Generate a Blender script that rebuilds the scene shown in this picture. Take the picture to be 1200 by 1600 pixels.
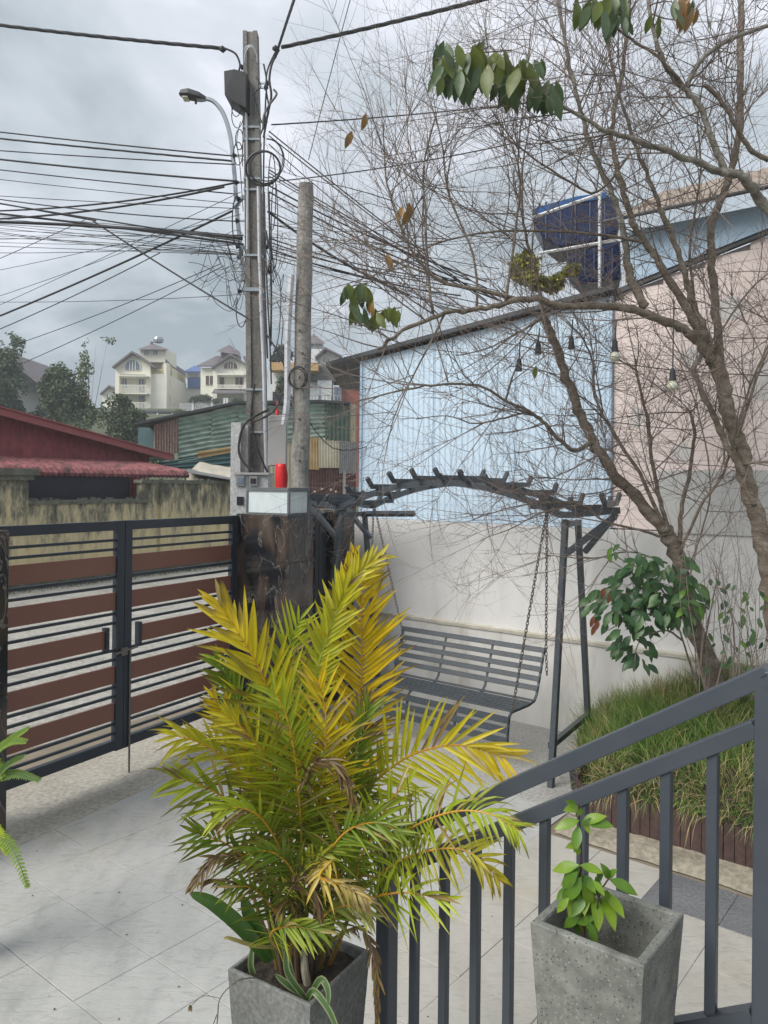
import bpy, math, random
from mathutils import Vector, Matrix, noise
random.seed(11)
SC = bpy.context.scene
COL = SC.collection
for o in list(bpy.data.objects): bpy.data.objects.remove(o)
R = math.radians

# ------------------------------------------------------------------ camera
EYE = 2.25; F = 1210.0; CX = 600.0; CY = 757.0; RC = math.cos(.0105); RS = math.sin(.0105)
cam_d = bpy.data.cameras.new('camera'); cam = bpy.data.objects.new('camera', cam_d); COL.objects.link(cam)
cam.location = (0, 0, EYE); cam.rotation_euler = (R(90), -.0105, 0)
cam_d.sensor_width = 36; cam_d.lens = F/1600*36; cam_d.shift_y = -(800-CY)/1600
cam_d.clip_start = .05; cam_d.clip_end = 2000
SC.camera = cam
# ------------------------------------------------------------------ light
SUN_EL = 40; SUN_AZ = -128      # azimuth measured from +Y towards +X
w = bpy.data.worlds.new('World'); SC.world = w; w.use_nodes = True
N = w.node_tree.nodes; L = w.node_tree.links; N.clear()
out = N.new('ShaderNodeOutputWorld'); bg = N.new('ShaderNodeBackground')
sky = N.new('ShaderNodeTexSky'); sky.sky_type = 'NISHITA'; sky.sun_disc = False
sky.sun_elevation = R(SUN_EL); sky.sun_rotation = R(SUN_AZ)
tc = N.new('ShaderNodeTexCoord'); sep = N.new('ShaderNodeSeparateXYZ'); L.new(tc.outputs['Generated'], sep.inputs[0])
add = N.new('ShaderNodeMath'); add.operation = 'ADD'; add.inputs[1].default_value = .32
ab = N.new('ShaderNodeMath'); ab.operation = 'ABSOLUTE'; L.new(sep.outputs[2], ab.inputs[0]); L.new(ab.outputs[0], add.inputs[0])
dx = N.new('ShaderNodeMath'); dx.operation = 'DIVIDE'; L.new(sep.outputs[0], dx.inputs[0]); L.new(add.outputs[0], dx.inputs[1])
dy = N.new('ShaderNodeMath'); dy.operation = 'DIVIDE'; L.new(sep.outputs[1], dy.inputs[0]); L.new(add.outputs[0], dy.inputs[1])
cmb = N.new('ShaderNodeCombineXYZ'); L.new(dx.outputs[0], cmb.inputs[0]); L.new(dy.outputs[0], cmb.inputs[1])
def wnoise(sc, det, ro, dist, off):
    mp = N.new('ShaderNodeMapping'); mp.inputs['Location'].default_value = off; L.new(cmb.outputs[0], mp.inputs[0])
    n = N.new('ShaderNodeTexNoise'); n.inputs['Scale'].default_value = sc; n.inputs['Detail'].default_value = det
    n.inputs['Roughness'].default_value = ro; n.inputs['Distortion'].default_value = dist
    L.new(mp.outputs[0], n.inputs['Vector']); return n
n1 = wnoise(.95, 6, .5, .6, (3.1, 1.7, 0)); n2 = wnoise(3.4, 5, .55, .3, (8.2, 4.4, 0))
mxn = N.new('ShaderNodeMix'); mxn.data_type = 'FLOAT'; mxn.inputs[0].default_value = .36
L.new(n1.outputs[0], mxn.inputs[2]); L.new(n2.outputs[0], mxn.inputs[3])
cr = N.new('ShaderNodeValToRGB'); L.new(mxn.outputs[0], cr.inputs[0])
e = cr.color_ramp.elements
e[0].position = .38; e[0].color = (.28, .33, .36, 1)
e[1].position = .63; e[1].color = (.90, .91, .96, 1)
a = e.new(.46); a.color = (.44, .49, .53, 1)
a = e.new(.54); a.color = (.60, .63, .69, 1)
mixw = N.new('ShaderNodeMix'); mixw.data_type = 'RGBA'; mixw.inputs[0].default_value = .93
skm = N.new('ShaderNodeVectorMath'); skm.operation = 'SCALE'; skm.inputs[3].default_value = .1
L.new(sky.outputs[0], skm.inputs[0]); L.new(skm.outputs[0], mixw.inputs[6]); L.new(cr.outputs[0], mixw.inputs[7])
L.new(mixw.outputs[2], bg.inputs[0]); bg.inputs[1].default_value = 1.06; L.new(bg.outputs[0], out.inputs[0])
sd = bpy.data.lights.new('sun', 'SUN'); sd.energy = 2.7; sd.angle = R(38); sd.color = (1, .96, .9)
so = bpy.data.objects.new('sun', sd); COL.objects.link(so)
sv = Vector((math.sin(R(SUN_AZ))*math.cos(R(SUN_EL)), math.cos(R(SUN_AZ))*math.cos(R(SUN_EL)), math.sin(R(SUN_EL))))
so.rotation_euler = sv.to_track_quat('Z', 'Y').to_euler()
SC.view_settings.view_transform = 'Standard'; SC.view_settings.look = 'None'
SC.view_settings.exposure = 0.42; SC.view_settings.gamma = 1
SC.view_settings.use_curve_mapping = False

# ------------------------------------------------------------------ frames
def W(px, py, Y):
    u = px-CX; v = CY-py
    return Vector((Y*(u*RC-v*RS)/F, Y, EYE+Y*(u*RS+v*RC)/F))
def S(s, t, z=0): return Vector((.782*s+.624*t, -.624*s+.782*t, z))     # wall frame: s along the wall to the right, t towards it
def G(g, w_, z=0): return Vector((.491*g+.871*w_, .871*g-.491*w_, z))   # gate frame: g along the gate, w to its right
XS = Vector((.7818, -.6236, 0)); XT = Vector((.6236, .7818, 0))
XG = Vector((.491, .871, 0)); XW = Vector((.871, -.491, 0)); UP = Vector((0, 0, 1)); ZX = Vector((1, 0, 0)); ZY = Vector((0, 1, 0))
def sT(px, t):                     # s on the plane t = const seen at column px
    r = (px-CX)/F; return t*(.782*r-.624)/(.782+.624*r)

# ------------------------------------------------------------------ materials
def M(name, c1, c2=None, scale=4, rough=.65, bump=0, bscale=None, metal=0, stretch=(1, 1, 1), c3=None, lo=.25, hi=.75,
      fine=0, trans=0, vcol=False, spec=.5, bdist=.01, rot=0):
    m = bpy.data.materials.new(name); m.use_nodes = True; nt = m.node_tree; n = nt.nodes; l = nt.links
    b = n['Principled BSDF']; b.inputs['Roughness'].default_value = rough; b.inputs['Metallic'].default_value = metal
    b.inputs['Specular IOR Level'].default_value = spec
    g = n.new('ShaderNodeNewGeometry'); mp = n.new('ShaderNodeMapping'); mp.inputs['Scale'].default_value = stretch
    mp.inputs['Rotation'].default_value = (0, 0, rot)
    l.new(g.outputs['Position'], mp.inputs[0])
    col = None
    if vcol:
        at = n.new('ShaderNodeAttribute'); at.attribute_name = 'Col'; col = at.outputs['Color']
    if c2 or not vcol:
        no = n.new('ShaderNodeTexNoise'); no.inputs['Scale'].default_value = scale; no.inputs['Detail'].default_value = 7
        no.inputs['Roughness'].default_value = .6; l.new(mp.outputs[0], no.inputs['Vector'])
        r = n.new('ShaderNodeValToRGB'); l.new(no.outputs[0], r.inputs[0]); el = r.color_ramp.elements
        el[0].position = lo; el[0].color = (*c1, 1); el[1].position = hi; el[1].color = (*(c2 or c1), 1)
        if c3: x = el.new((lo+hi)/2); x.color = (*c3, 1)
        if vcol:
            mm = n.new('ShaderNodeMix'); mm.data_type = 'RGBA'; mm.blend_type = 'MULTIPLY'; mm.inputs[0].default_value = 1
            l.new(col, mm.inputs[6]); l.new(r.outputs[0], mm.inputs[7]); col = mm.outputs[2]
        else: col = r.outputs[0]
    if fine:
        f = n.new('ShaderNodeTexNoise'); f.inputs['Scale'].default_value = fine; f.inputs['Detail'].default_value = 3
        l.new(g.outputs['Position'], f.inputs['Vector'])
        fr = n.new('ShaderNodeMapRange'); fr.inputs[1].default_value = .3; fr.inputs[2].default_value = .7
        fr.inputs[3].default_value = .72; fr.inputs[4].default_value = 1.22; l.new(f.outputs[0], fr.inputs[0])
        mm = n.new('ShaderNodeVectorMath'); mm.operation = 'SCALE'; l.new(col, mm.inputs[0]); l.new(fr.outputs[0], mm.inputs[3]); col = mm.outputs[0]
    l.new(col, b.inputs['Base Color'])
    if bump:
        bn = n.new('ShaderNodeTexNoise'); bn.inputs['Scale'].default_value = bscale or scale*4; bn.inputs['Detail'].default_value = 6
        l.new(mp.outputs[0], bn.inputs['Vector']); bp = n.new('ShaderNodeBump'); bp.inputs['Strength'].default_value = bump
        bp.inputs['Distance'].default_value = bdist; l.new(bn.outputs[0], bp.inputs['Height']); l.new(bp.outputs[0], b.inputs['Normal'])
    if trans:
        t = n.new('ShaderNodeBsdfTranslucent'); l.new(col, t.inputs[0]); ms = n.new('ShaderNodeMixShader'); ms.inputs[0].default_value = trans
        l.new(b.outputs[0], ms.inputs[1]); l.new(t.outputs[0], ms.inputs[2]); l.new(ms.outputs[0], n['Material Output'].inputs[0])
    return m

m_tile = M('tile', (.33, .335, .315), (.48, .48, .455), 2.2, .55, .6, 12, stretch=(3.0, 1.0, 1), c3=(.43, .432, .41), lo=.25, hi=.65, fine=0, bdist=.006, rot=.9)
m_tile2 = M('tile_warm', (.38, .365, .32), (.50, .485, .44), 1.8, .6, .5, 16, stretch=(3, 1, 1), c3=(.45, .43, .385), fine=0, bdist=.006, rot=.9)
m_tile3 = M('tile_dark', (.13, .135, .14), (.20, .205, .21), 3, .6, .4, 30, fine=60)
m_grout = M('grout', (.18, .15, .11), (.30, .25, .18), 3, .9)
m_conc = M('concrete', (.30, .275, .225), (.50, .465, .39), 1.7, .85, .3, 30, fine=30, c3=(.42, .39, .33))
m_conc2 = M('concrete_smooth', (.34, .335, .315), (.48, .47, .44), 1.3, .7, .2, 20, fine=40)
m_road = M('road', (.25, .24, .21), (.45, .43, .38), 2.2, .9, .5, 22, fine=24, c3=(.36, .345, .305))
m_earth = M('earth', (.06, .05, .03), (.12, .1, .06), 2, .95, .6, 20)
m_land = M('land', (.05, .07, .03), (.12, .12, .07), .3, .95)
m_navy = M('navy_paint', (.018, .025, .035), (.028, .036, .048), 6, .42, .05, 60)
m_slab = M('brown_panel', (.18, .075, .053), (.20, .088, .063), 3, .5, .05, 60)
m_rail = M('grey_paint', (.046, .056, .070), (.06, .07, .086), 9, .38, .05, 90)
m_swing = M('swing_paint', (.036, .047, .057), (.054, .066, .077), 7, .42, .15, 60, fine=60)
m_chain = M('chain', (.12, .115, .11), (.22, .2, .18), 60, .45, metal=.6)
m_white = M('plaster', (.56, .55, .53), (.72, .71, .695), 3.2, .85, .15, 25, stretch=(1, 1, .16), c3=(.68, .67, .655))
m_base = M('plaster_stained', (.42, .40, .36), (.66, .65, .63), 3.2, .85, .3, 30, stretch=(1, 1, .3), c3=(.60, .59, .565), lo=.3, hi=.62)
m_ledge = M('ledge', (.42, .38, .28), (.64, .62, .57), 7, .85, .3)
m_greywall = M('grey_render', (.50, .50, .485), (.60, .595, .575), 1.6, .85, .2, 20, stretch=(1, 1, .5))
m_blue = M('blue_sheet', (.50, .62, .735), (.56, .68, .79), 1.0, .4, stretch=(1, 1, .2))
m_bluetrim = M('blue_trim', (.36, .50, .64), (.42, .56, .70), 2, .5)
m_pink = M('pink_paint', (.68, .565, .53), (.78, .68, .645), 2.2, .8, .3, 30, c3=(.74, .635, .60))
m_pinkg = M('bare_block', (.52, .50, .48), (.62, .59, .57), 4, .85, .3)
m_tan = M('tan_roof', (.24, .185, .145), (.36, .29, .23), 3, .8, fine=20)
m_darkroof = M('dark_metal', (.035, .04, .045), (.07, .075, .08), 4, .55)
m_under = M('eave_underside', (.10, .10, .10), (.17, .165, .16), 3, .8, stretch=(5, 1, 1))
m_tank = M('blue_tank', (.008, .02, .07), (.014, .034, .11), 3, .35)
m_wframe = M('white_frame', (.62, .63, .63), (.72, .72, .72), 6, .5)
m_pole = M('pole_concrete', (.10, .095, .088), (.27, .26, .24), 3.5, .9, .6, 30, stretch=(1, 1, .25), fine=40, c3=(.19, .18, .165))
m_pole2 = M('old_pole', (.10, .095, .085), (.36, .34, .31), 6, .95, .7, 40, stretch=(1, 1, .5), fine=30, c3=(.23, .22, .20))
m_pvc = M('pvc', (.42, .43, .46), (.52, .53, .56), 5, .4)
m_cable = M('cable', (.018, .018, .02), (.03, .03, .032), 5, .5)
m_black = M('black_plastic', (.02, .02, .022), (.035, .035, .038), 5, .5)
m_galv = M('galvanised', (.26, .30, .33), (.38, .42, .44), 6, .4, metal=.5)
m_gbox = M('grey_box', (.30, .30, .29), (.36, .36, .35), 4, .5)
m_meter = M('meter_case', (.36, .37, .37), (.46, .47, .47), 5, .6, fine=40)
m_red = M('red_plastic', (.62, .015, .02), (.72, .03, .03), 5, .35)
m_glass = M('lamp_glass', (.50, .56, .57), (.62, .67, .68), 5, .25, stretch=(3, 3, 1))
m_lead = M('lamp_frame', (.10, .105, .11), (.16, .165, .17), 8, .45, metal=.3)
m_pot = M('pot_concrete', (.125, .13, .122), (.24, .245, .23), 5, .85, .2, 60, fine=80, c3=(.16, .165, .155))
m_soil = M('soil', (.02, .016, .012), (.06, .045, .03), 20, .95, .8, 60, bdist=.02)
m_slat = M('edging_brown', (.045, .024, .021), (.08, .046, .04), 8, .7, .2, stretch=(1, 1, .3), fine=30)
m_cement = M('cement', (.20, .18, .14), (.38, .34, .26), 7, .9, .8, 30, fine=30, bdist=.02)
m_bark = M('bark', (.09, .068, .052), (.34, .30, .245), 9, .9, .9, 60, stretch=(1, 1, 2.2), c3=(.19, .155, .12), fine=70, bdist=.012)
m_bark2 = M('lichen_bark', (.12, .10, .08), (.40, .41, .35), 12, .9, .8, 60, c3=(.22, .205, .17), fine=60, bdist=.01)
m_twig = M('twig', (.10, .073, .064), (.25, .205, .18), 5, .8)
m_leaf = M('leaf', (.8, .8, .8), (1.15, 1.15, 1.15), 30, .38, trans=.25, vcol=True)
m_palm = M('palm_leaf', (.8, .8, .8), (1.15, 1.15, 1.15), 16, .42, trans=.3, vcol=True)
m_rachis = M('rachis', (1, 1, 1), (1, 1, 1), 5, .5, vcol=True)
m_grass = M('grass', (.85, .85, .85), (1.1, 1.1, 1.1), 9, .6, trans=.25, vcol=True)
m_farleaf = M('far_leaf', (.8, .8, .8), (1.1, 1.1, 1.1), .8, .7, trans=.15, vcol=True)
m_cream = M('cream', (.74, .72, .60), (.80, .78, .66), .4, .8)
m_cream2 = M('cream_pale', (.74, .73, .64), (.80, .79, .70), .4, .8)
m_yel = M('yellow_render', (.58, .50, .28), (.64, .56, .34), .4, .8)
m_hroof = M('slate_roof', (.12, .10, .11), (.18, .155, .16), 1.5, .8)
m_win = M('far_window', (.10, .14, .20), (.16, .20, .26), 1, .2)
m_bwin = M('brown_window', (.07, .04, .035), (.10, .06, .05), 1, .4)
m_hwhite = M('far_white', (.58, .60, .60), (.68, .69, .68), .4, .8)
m_hblue = M('far_blue', (.05, .10, .28), (.07, .13, .33), .5, .5)
m_orange = M('orange_beam', (.42, .27, .12), (.50, .34, .17), 1, .7)
m_brick = M('brick_red', (.22, .07, .05), (.30, .11, .08), 3, .85, fine=10)
m_redroof = M('red_sheet', (.23, .04, .045), (.31, .06, .062), 1.4, .6, fine=6)
m_redtrim = M('red_trim', (.24, .055, .055), (.30, .08, .075), 3, .6)
m_awn = M('awning_red', (.05, .025, .027), (.30, .10, .10), 3.5, .8, fine=7, c3=(.20, .07, .07), lo=.3, hi=.65)
m_net = M('shade_net', (.012, .012, .02), (.02, .02, .03), 8, .9)
m_green = M('green_sheet', (.16, .23, .19), (.42, .50, .42), 1.2, .6, fine=4, stretch=(1, 1, 3), c3=(.29, .38, .32))
m_teal = M('teal_sheet', (.04, .11, .12), (.09, .17, .17), 2, .6)
m_dgreen = M('dark_green_sheet', (.04, .07, .055), (.08, .12, .09), 2, .7)
m_rust = M('rust_sheet', (.15, .09, .07), (.36, .29, .25), 5, .85, stretch=(2, 2, .25), fine=12, c3=(.26, .19, .16))
m_rustd = M('rust_brown', (.055, .022, .018), (.11, .048, .04), 3, .85, stretch=(1, 1, .4), fine=8)
m_beige = M('beige_sheet', (.30, .26, .17), (.48, .45, .34), 2, .8, stretch=(1, 1, .5))
m_ochre = M('ochre_sheet', (.30, .17, .06), (.42, .33, .17), 3, .8)
m_greysheet = M('grey_sheet', (.16, .16, .165), (.24, .24, .245), 3, .7, stretch=(3, 3, .5))
m_tarp = M('tarp', (.36, .33, .26), (.55, .51, .43), 3, .8, .3)
m_bulb = M('bulb_glass', (.52, .53, .42), (.60, .61, .50), 5, .15)
m_fern = M('fern', (.75, .75, .75), (1.15, 1.15, 1.15), 20, .5, trans=.25, vcol=True)

def slate(m):
    nt = m.node_tree; n = nt.nodes; l = nt.links; b = n['Principled BSDF']; src = b.inputs['Base Color'].links[0].from_socket
    g = n.new('ShaderNodeNewGeometry'); mp = n.new('ShaderNodeMapping'); mp.inputs['Rotation'].default_value = (0, 0, .55); mp.inputs['Scale'].default_value = (1.0, 3.4, 1); l.new(g.outputs['Position'], mp.inputs[0])
    a = n.new('ShaderNodeTexNoise'); a.inputs['Scale'].default_value = 9; a.inputs['Detail'].default_value = 9; a.inputs['Roughness'].default_value = .7; a.inputs['Distortion'].default_value = 1.1; l.new(mp.outputs[0], a.inputs['Vector'])
    r = n.new('ShaderNodeMapRange'); r.inputs[1].default_value = .34; r.inputs[2].default_value = .48; r.inputs[3].default_value = .82; r.inputs[4].default_value = 1.0; l.new(a.outputs[0], r.inputs[0])
    s2 = n.new('ShaderNodeTexNoise'); s2.inputs['Scale'].default_value = 1.3; s2.inputs['Detail'].default_value = 4; l.new(g.outputs['Position'], s2.inputs['Vector'])
    w = n.new('ShaderNodeMapRange'); w.inputs[1].default_value = .52; w.inputs[2].default_value = .68; l.new(s2.outputs[0], w.inputs[0])
    wm = n.new('ShaderNodeMix'); wm.data_type = 'RGBA'; wm.blend_type = 'MULTIPLY'; wm.inputs[7].default_value = (1.0, .96, .89, 1); l.new(w.outputs[0], wm.inputs[0]); l.new(src, wm.inputs[6])
    v = n.new('ShaderNodeVectorMath'); v.operation = 'SCALE'; l.new(wm.outputs[2], v.inputs[0]); l.new(r.outputs[0], v.inputs[3]); l.new(v.outputs[0], b.inputs['Base Color'])
    bp = [x for x in n if x.type == 'BUMP'][0]; l.new(a.outputs[0], bp.inputs['Height']); bp.inputs['Strength'].default_value = .55; bp.inputs['Distance'].default_value = .008
slate(m_tile); slate(m_tile2)
def marble():
    m = bpy.data.materials.new('dark_marble'); m.use_nodes = True; nt = m.node_tree; n = nt.nodes; l = nt.links
    b = n['Principled BSDF']; b.inputs['Roughness'].default_value = .16
    g = n.new('ShaderNodeNewGeometry'); mp = n.new('ShaderNodeMapping'); mp.inputs['Scale'].default_value = (1, 1, .42); mp.inputs['Rotation'].default_value = (.3, .5, 0)
    l.new(g.outputs['Position'], mp.inputs[0])
    a1 = n.new('ShaderNodeTexNoise'); a1.inputs['Scale'].default_value = 3.2; a1.inputs['Detail'].default_value = 8; a1.inputs['Distortion'].default_value = 1.6
    l.new(mp.outputs[0], a1.inputs['Vector'])
    r1 = n.new('ShaderNodeValToRGB'); l.new(a1.outputs[0], r1.inputs[0]); el = r1.color_ramp.elements
    el[0].position = .46; el[0].color = (.012, .014, .018, 1); el[1].position = .56; el[1].color = (.048, .034, .028, 1)
    x = el.new(.68); x.color = (.085, .066, .055, 1)
    a2 = n.new('ShaderNodeTexNoise'); a2.inputs['Scale'].default_value = 5; a2.inputs['Detail'].default_value = 7; a2.inputs['Distortion'].default_value = 1.2
    l.new(mp.outputs[0], a2.inputs['Vector'])
    r2 = n.new('ShaderNodeValToRGB'); l.new(a2.outputs[0], r2.inputs[0]); el = r2.color_ramp.elements
    el[0].position = .488; el[0].color = (0, 0, 0, 1); el[1].position = .512; el[1].color = (0, 0, 0, 1); x = el.new(.5); x.color = (.7, .7, .7, 1)
    mx = n.new('ShaderNodeMix'); mx.data_type = 'RGBA'; mx.inputs[7].default_value = (.22, .20, .18, 1)
    l.new(r2.outputs[0], mx.inputs[0]); l.new(r1.outputs[0], mx.inputs[6]); l.new(mx.outputs[2], b.inputs['Base Color'])
    return m
m_marble = marble()

def oldwall():
    m = bpy.data.materials.new('mossy_yellow_wall'); m.use_nodes = True; nt = m.node_tree; n = nt.nodes; l = nt.links
    b = n['Principled BSDF']; b.inputs['Roughness'].default_value = .9
    g = n.new('ShaderNodeNewGeometry'); mp = n.new('ShaderNodeMapping'); mp.inputs['Scale'].default_value = (1, 1, .34); l.new(g.outputs['Position'], mp.inputs[0])
    a1 = n.new('ShaderNodeTexNoise'); a1.inputs['Scale'].default_value = 3.6; a1.inputs['Detail'].default_value = 10; a1.inputs['Roughness'].default_value = .76
    l.new(mp.outputs[0], a1.inputs['Vector'])
    sp = n.new('ShaderNodeSeparateXYZ'); l.new(g.outputs['Position'], sp.inputs[0])
    mr = n.new('ShaderNodeMapRange'); mr.inputs[1].default_value = .6; mr.inputs[2].default_value = 2.3; mr.inputs[3].default_value = .1; mr.inputs[4].default_value = -.13
    l.new(sp.outputs[2], mr.inputs[0])
    ad = n.new('ShaderNodeMath'); l.new(a1.outputs[0], ad.inputs[0]); l.new(mr.outputs[0], ad.inputs[1])
    r1 = n.new('ShaderNodeValToRGB'); l.new(ad.outputs[0], r1.inputs[0]); el = r1.color_ramp.elements
    el[0].position = .33; el[0].color = (.055, .055, .04, 1); el[1].position = .62; el[1].color = (.58, .48, .26, 1)
    x = el.new(.42); x.color = (.17, .16, .11, 1); x = el.new(.50); x.color = (.42, .36, .22, 1)
    l.new(r1.outputs[0], b.inputs['Base Color']); return m
m_oldwall = oldwall()
m_moss = M('moss_coping', (.06, .065, .045), (.17, .165, .13), 5, .95, .5, fine=8)

def terrazzo(): # coarse cast concrete with dark and pale grit
    m = M('grit_concrete', (.12, .125, .11), (.245, .245, .22), 5, .85, .2, 130, c3=(.175, .18, .16), fine=26); nt = m.node_tree; n = nt.nodes; l = nt.links
    b = n['Principled BSDF']; src = b.inputs['Base Color'].links[0].from_socket
    v = n.new('ShaderNodeTexVoronoi'); v.inputs['Scale'].default_value = 120; g = n.new('ShaderNodeNewGeometry'); l.new(g.outputs['Position'], v.inputs['Vector'])
    r = n.new('ShaderNodeValToRGB'); l.new(v.outputs['Distance'], r.inputs[0]); el = r.color_ramp.elements
    el[0].position = .16; el[0].color = (1, 1, 1, 1); el[1].position = .34; el[1].color = (0, 0, 0, 1)
    c = n.new('ShaderNodeValToRGB'); l.new(v.outputs['Color'], c.inputs[0]); el = c.color_ramp.elements
    el[0].position = .45; el[0].color = (.07, .07, .065, 1); el[1].position = .55; el[1].color = (.27, .27, .25, 1)
    mx = n.new('ShaderNodeMix'); mx.data_type = 'RGBA'; l.new(r.outputs[0], mx.inputs[0]); l.new(src, mx.inputs[6]); l.new(c.outputs[0], mx.inputs[7])
    l.new(mx.outputs[2], b.inputs['Base Color']); return m
m_grit = terrazzo()

# ------------------------------------------------------------------ mesh builder
ORG = {}
class MB:
    def __init__(s): s.v = []; s.f = []; s.c = None; s.smooth = False
    def quad(s, *p):
        i = len(s.v); s.v += [Vector(q) for q in p]; s.f.append(tuple(range(i, i+len(p)))); return s
    def box(s, o, ex, ey, ez):            # centre and three half vectors
        i = len(s.v); o = Vector(o)
        for a in (-1, 1):
            for b in (-1, 1):
                for c in (-1, 1): s.v.append(o+ex*a+ey*b+ez*c)
        s.f += [(i, i+1, i+3, i+2), (i+4, i+6, i+7, i+5), (i, i+4, i+5, i+1), (i+2, i+3, i+7, i+6), (i, i+2, i+6, i+4), (i+1, i+5, i+7, i+3)]
        return s
    def bar(s, p0, p1, w_, h, side=None):  # rectangular tube from p0 to p1; w_ along side, h across
        p0 = Vector(p0); p1 = Vector(p1); d = (p1-p0); ln = d.length; d.normalize()
        sd_ = Vector(side) if side else (d.cross(UP) if abs(d.z) < .95 else XS.copy())
        sd_ = (sd_-d*sd_.dot(d)).normalized(); up = d.cross(sd_).normalized()
        return s.box((p0+p1)/2, d*(ln/2), sd_*(w_/2), up*(h/2))
    def tube(s, pts, rad, n=6, cap=True):
        pts = [Vector(p) for p in pts]; m = len(pts)
        if not hasattr(rad, '__len__'): rad = [rad]*m
        i0 = len(s.v); prev = None
        for k in range(m):
            t = (pts[min(k+1, m-1)]-pts[max(k-1, 0)]);
            if t.length < 1e-9: t = UP.copy()
            t.normalize()
            if prev is None:
                a_ = t.cross(UP if abs(t.z) < .9 else ZX).normalized()
            else:
                a_ = prev-t*prev.dot(t)
                if a_.length < 1e-6: a_ = t.cross(ZX)
                a_.normalize()
            prev = a_; b_ = t.cross(a_)
            for j in range(n):
                an = 2*math.pi*j/n; s.v.append(pts[k]+(a_*math.cos(an)+b_*math.sin(an))*rad[k])
        for k in range(m-1):
            for j in range(n):
                j2 = (j+1) % n; s.f.append((i0+k*n+j, i0+k*n+j2, i0+(k+1)*n+j2, i0+(k+1)*n+j))
        if cap:
            s.f.append(tuple(i0+j for j in reversed(range(n)))); s.f.append(tuple(i0+(m-1)*n+j for j in range(n)))
        return s
    def prism(s, poly, off):              # polygon (list of points) extruded by a vector
        n = len(poly); i = len(s.v); off = Vector(off)
        s.v += [Vector(p) for p in poly]+[Vector(p)+off for p in poly]
        s.f.append(tuple(range(i, i+n))); s.f.append(tuple(i+n+j for j in reversed(range(n))))
        for j in range(n):
            k = (j+1) % n; s.f.append((i+j, i+n+j, i+n+k, i+k))
        return s
    def col(s, c):                        # colour all vertices added since last call
        if s.c is None: s.c = []
        s.c += [c]*(len(s.v)-len(s.c)); return s
    def build(s, name, mat, parent=None, org=None, smooth=False):
        me = bpy.data.meshes.new(name)
        if parent is not None: og = ORG[parent.name]
        elif org is not None: og = Vector(org)
        else:
            xs = [p.x for p in s.v]; ys = [p.y for p in s.v]; og = Vector(((min(xs)+max(xs))/2, (min(ys)+max(ys))/2, min(p.z for p in s.v)))
        me.from_pydata([tuple(p-og) for p in s.v], [], s.f); me.materials.append(mat)
        if s.c:
            at = me.color_attributes.new('Col', 'FLOAT_COLOR', 'POINT')
            fl = []
            for c in s.c: fl += [c[0], c[1], c[2], 1]
            at.data.foreach_set('color', fl)
        if smooth: me.polygons.foreach_set('use_smooth', [True]*len(me.polygons))
        o = bpy.data.objects.new(name, me); COL.objects.link(o)
        if parent is not None: o.parent = parent
        else: o.location = og
        ORG[o.name] = og
        return o
def tag(o, label=None, cat=None, group=None, kind=None):
    if label: o['label'] = label
    if cat: o['category'] = cat
    if group: o['group'] = group
    if kind: o['kind'] = kind
    return o
def thing(name, loc, label, cat, group=None):
    o = bpy.data.objects.new(name, None); o.empty_display_size = .1; COL.objects.link(o); o.location = loc; ORG[o.name] = Vector(loc)
    return tag(o, label, cat, group)
def bevel(o, wd=.004, seg=2):
    b = o.modifiers.new('bevel', 'BEVEL'); b.width = wd; b.segments = seg; b.limit_method = 'ANGLE'; return o
def rnd(a, b): return random.uniform(a, b)
def spline(pts, per=4):
    P = [Vector(p) for p in pts]; o = []
    for i in range(len(P)-1):
        a = P[max(i-1, 0)]; b = P[i]; c = P[i+1]; d = P[min(i+2, len(P)-1)]
        for k in range(per):
            t = k/per; o.append(.5*((2*b)+(c-a)*t+(2*a-5*b+4*c-d)*t*t+(3*b-a-3*c+d)*t**3))
    o.append(P[-1]); return o
def wave_sheet(p0, ex, ey, nrm, n_waves, amp, prof='sine', per=6, ny=1, top=None, wob=0):
    """sheet from p0 spanning ex (across the ridges) and ey (along them)"""
    m = MB(); p0 = Vector(p0); cols = n_waves*per
    for i in range(cols+1):
        u = i/cols; ph = (i % per)/per
        if prof == 'sine': h = math.sin(2*math.pi*u*n_waves)
        else: h = 1 if ph in (0, 1/per) else -1
        for j in range(ny+1):
            v = j/ny; tp = top(u) if top else 1
            q = p0+ex*u+ey*v*tp+nrm*(h*amp)
            if wob: q += nrm*wob*noise.noise(q*1.5)
            m.v.append(q)
    for i in range(cols):
        for j in range(ny):
            a_ = i*(ny+1)+j; m.f.append((a_, a_+ny+1, a_+ny+2, a_+1))
    return m

# ------------------------------------------------------------------ SETTING: ground, road, yard floor
def hill(x, y):
    h = 0
    d = y*.97-x*.1
    if d > 42: k = min(1, (d-42)/42); h = 10.2*k*k*(3-2*k)
    if d > 110: h += 5*min(1, (d-110)/120)
    if x > 12: h *= max(.3, 1-(x-12)/60)
    return h-.06
g_ = MB(); nx, ny = 90, 100; xs = [-260+520*i/nx for i in range(nx+1)]; ys = [-60+620*(j/ny)**1.4 for j in range(ny+1)]
for y in ys:
    for x in xs:
        z = hill(x, y)
        if y > 30: z += .6*noise.noise(Vector((x*.05, y*.05, 0)))
        g_.v.append(Vector((x, y, z)))
for j in range(ny):
    for i in range(nx):
        a_ = j*(nx+1)+i; g_.f.append((a_, a_+1, a_+nx+2, a_+nx+1))
tag(g_.build('ground', m_land, org=(0, 0, 0), smooth=True), kind='structure')
rd = MB(); rd.quad(G(-30, -14.6, -.02), G(-30, -4.95, -.02), G(60, -4.95, -.02), G(60, -14.6, -.02))
tag(rd.build('road', m_road), kind='structure')
ap = MB(); ap.box(G(4.6, -4.72, -.06), XG*3.2, XW*.43, UP*.062)
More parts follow.
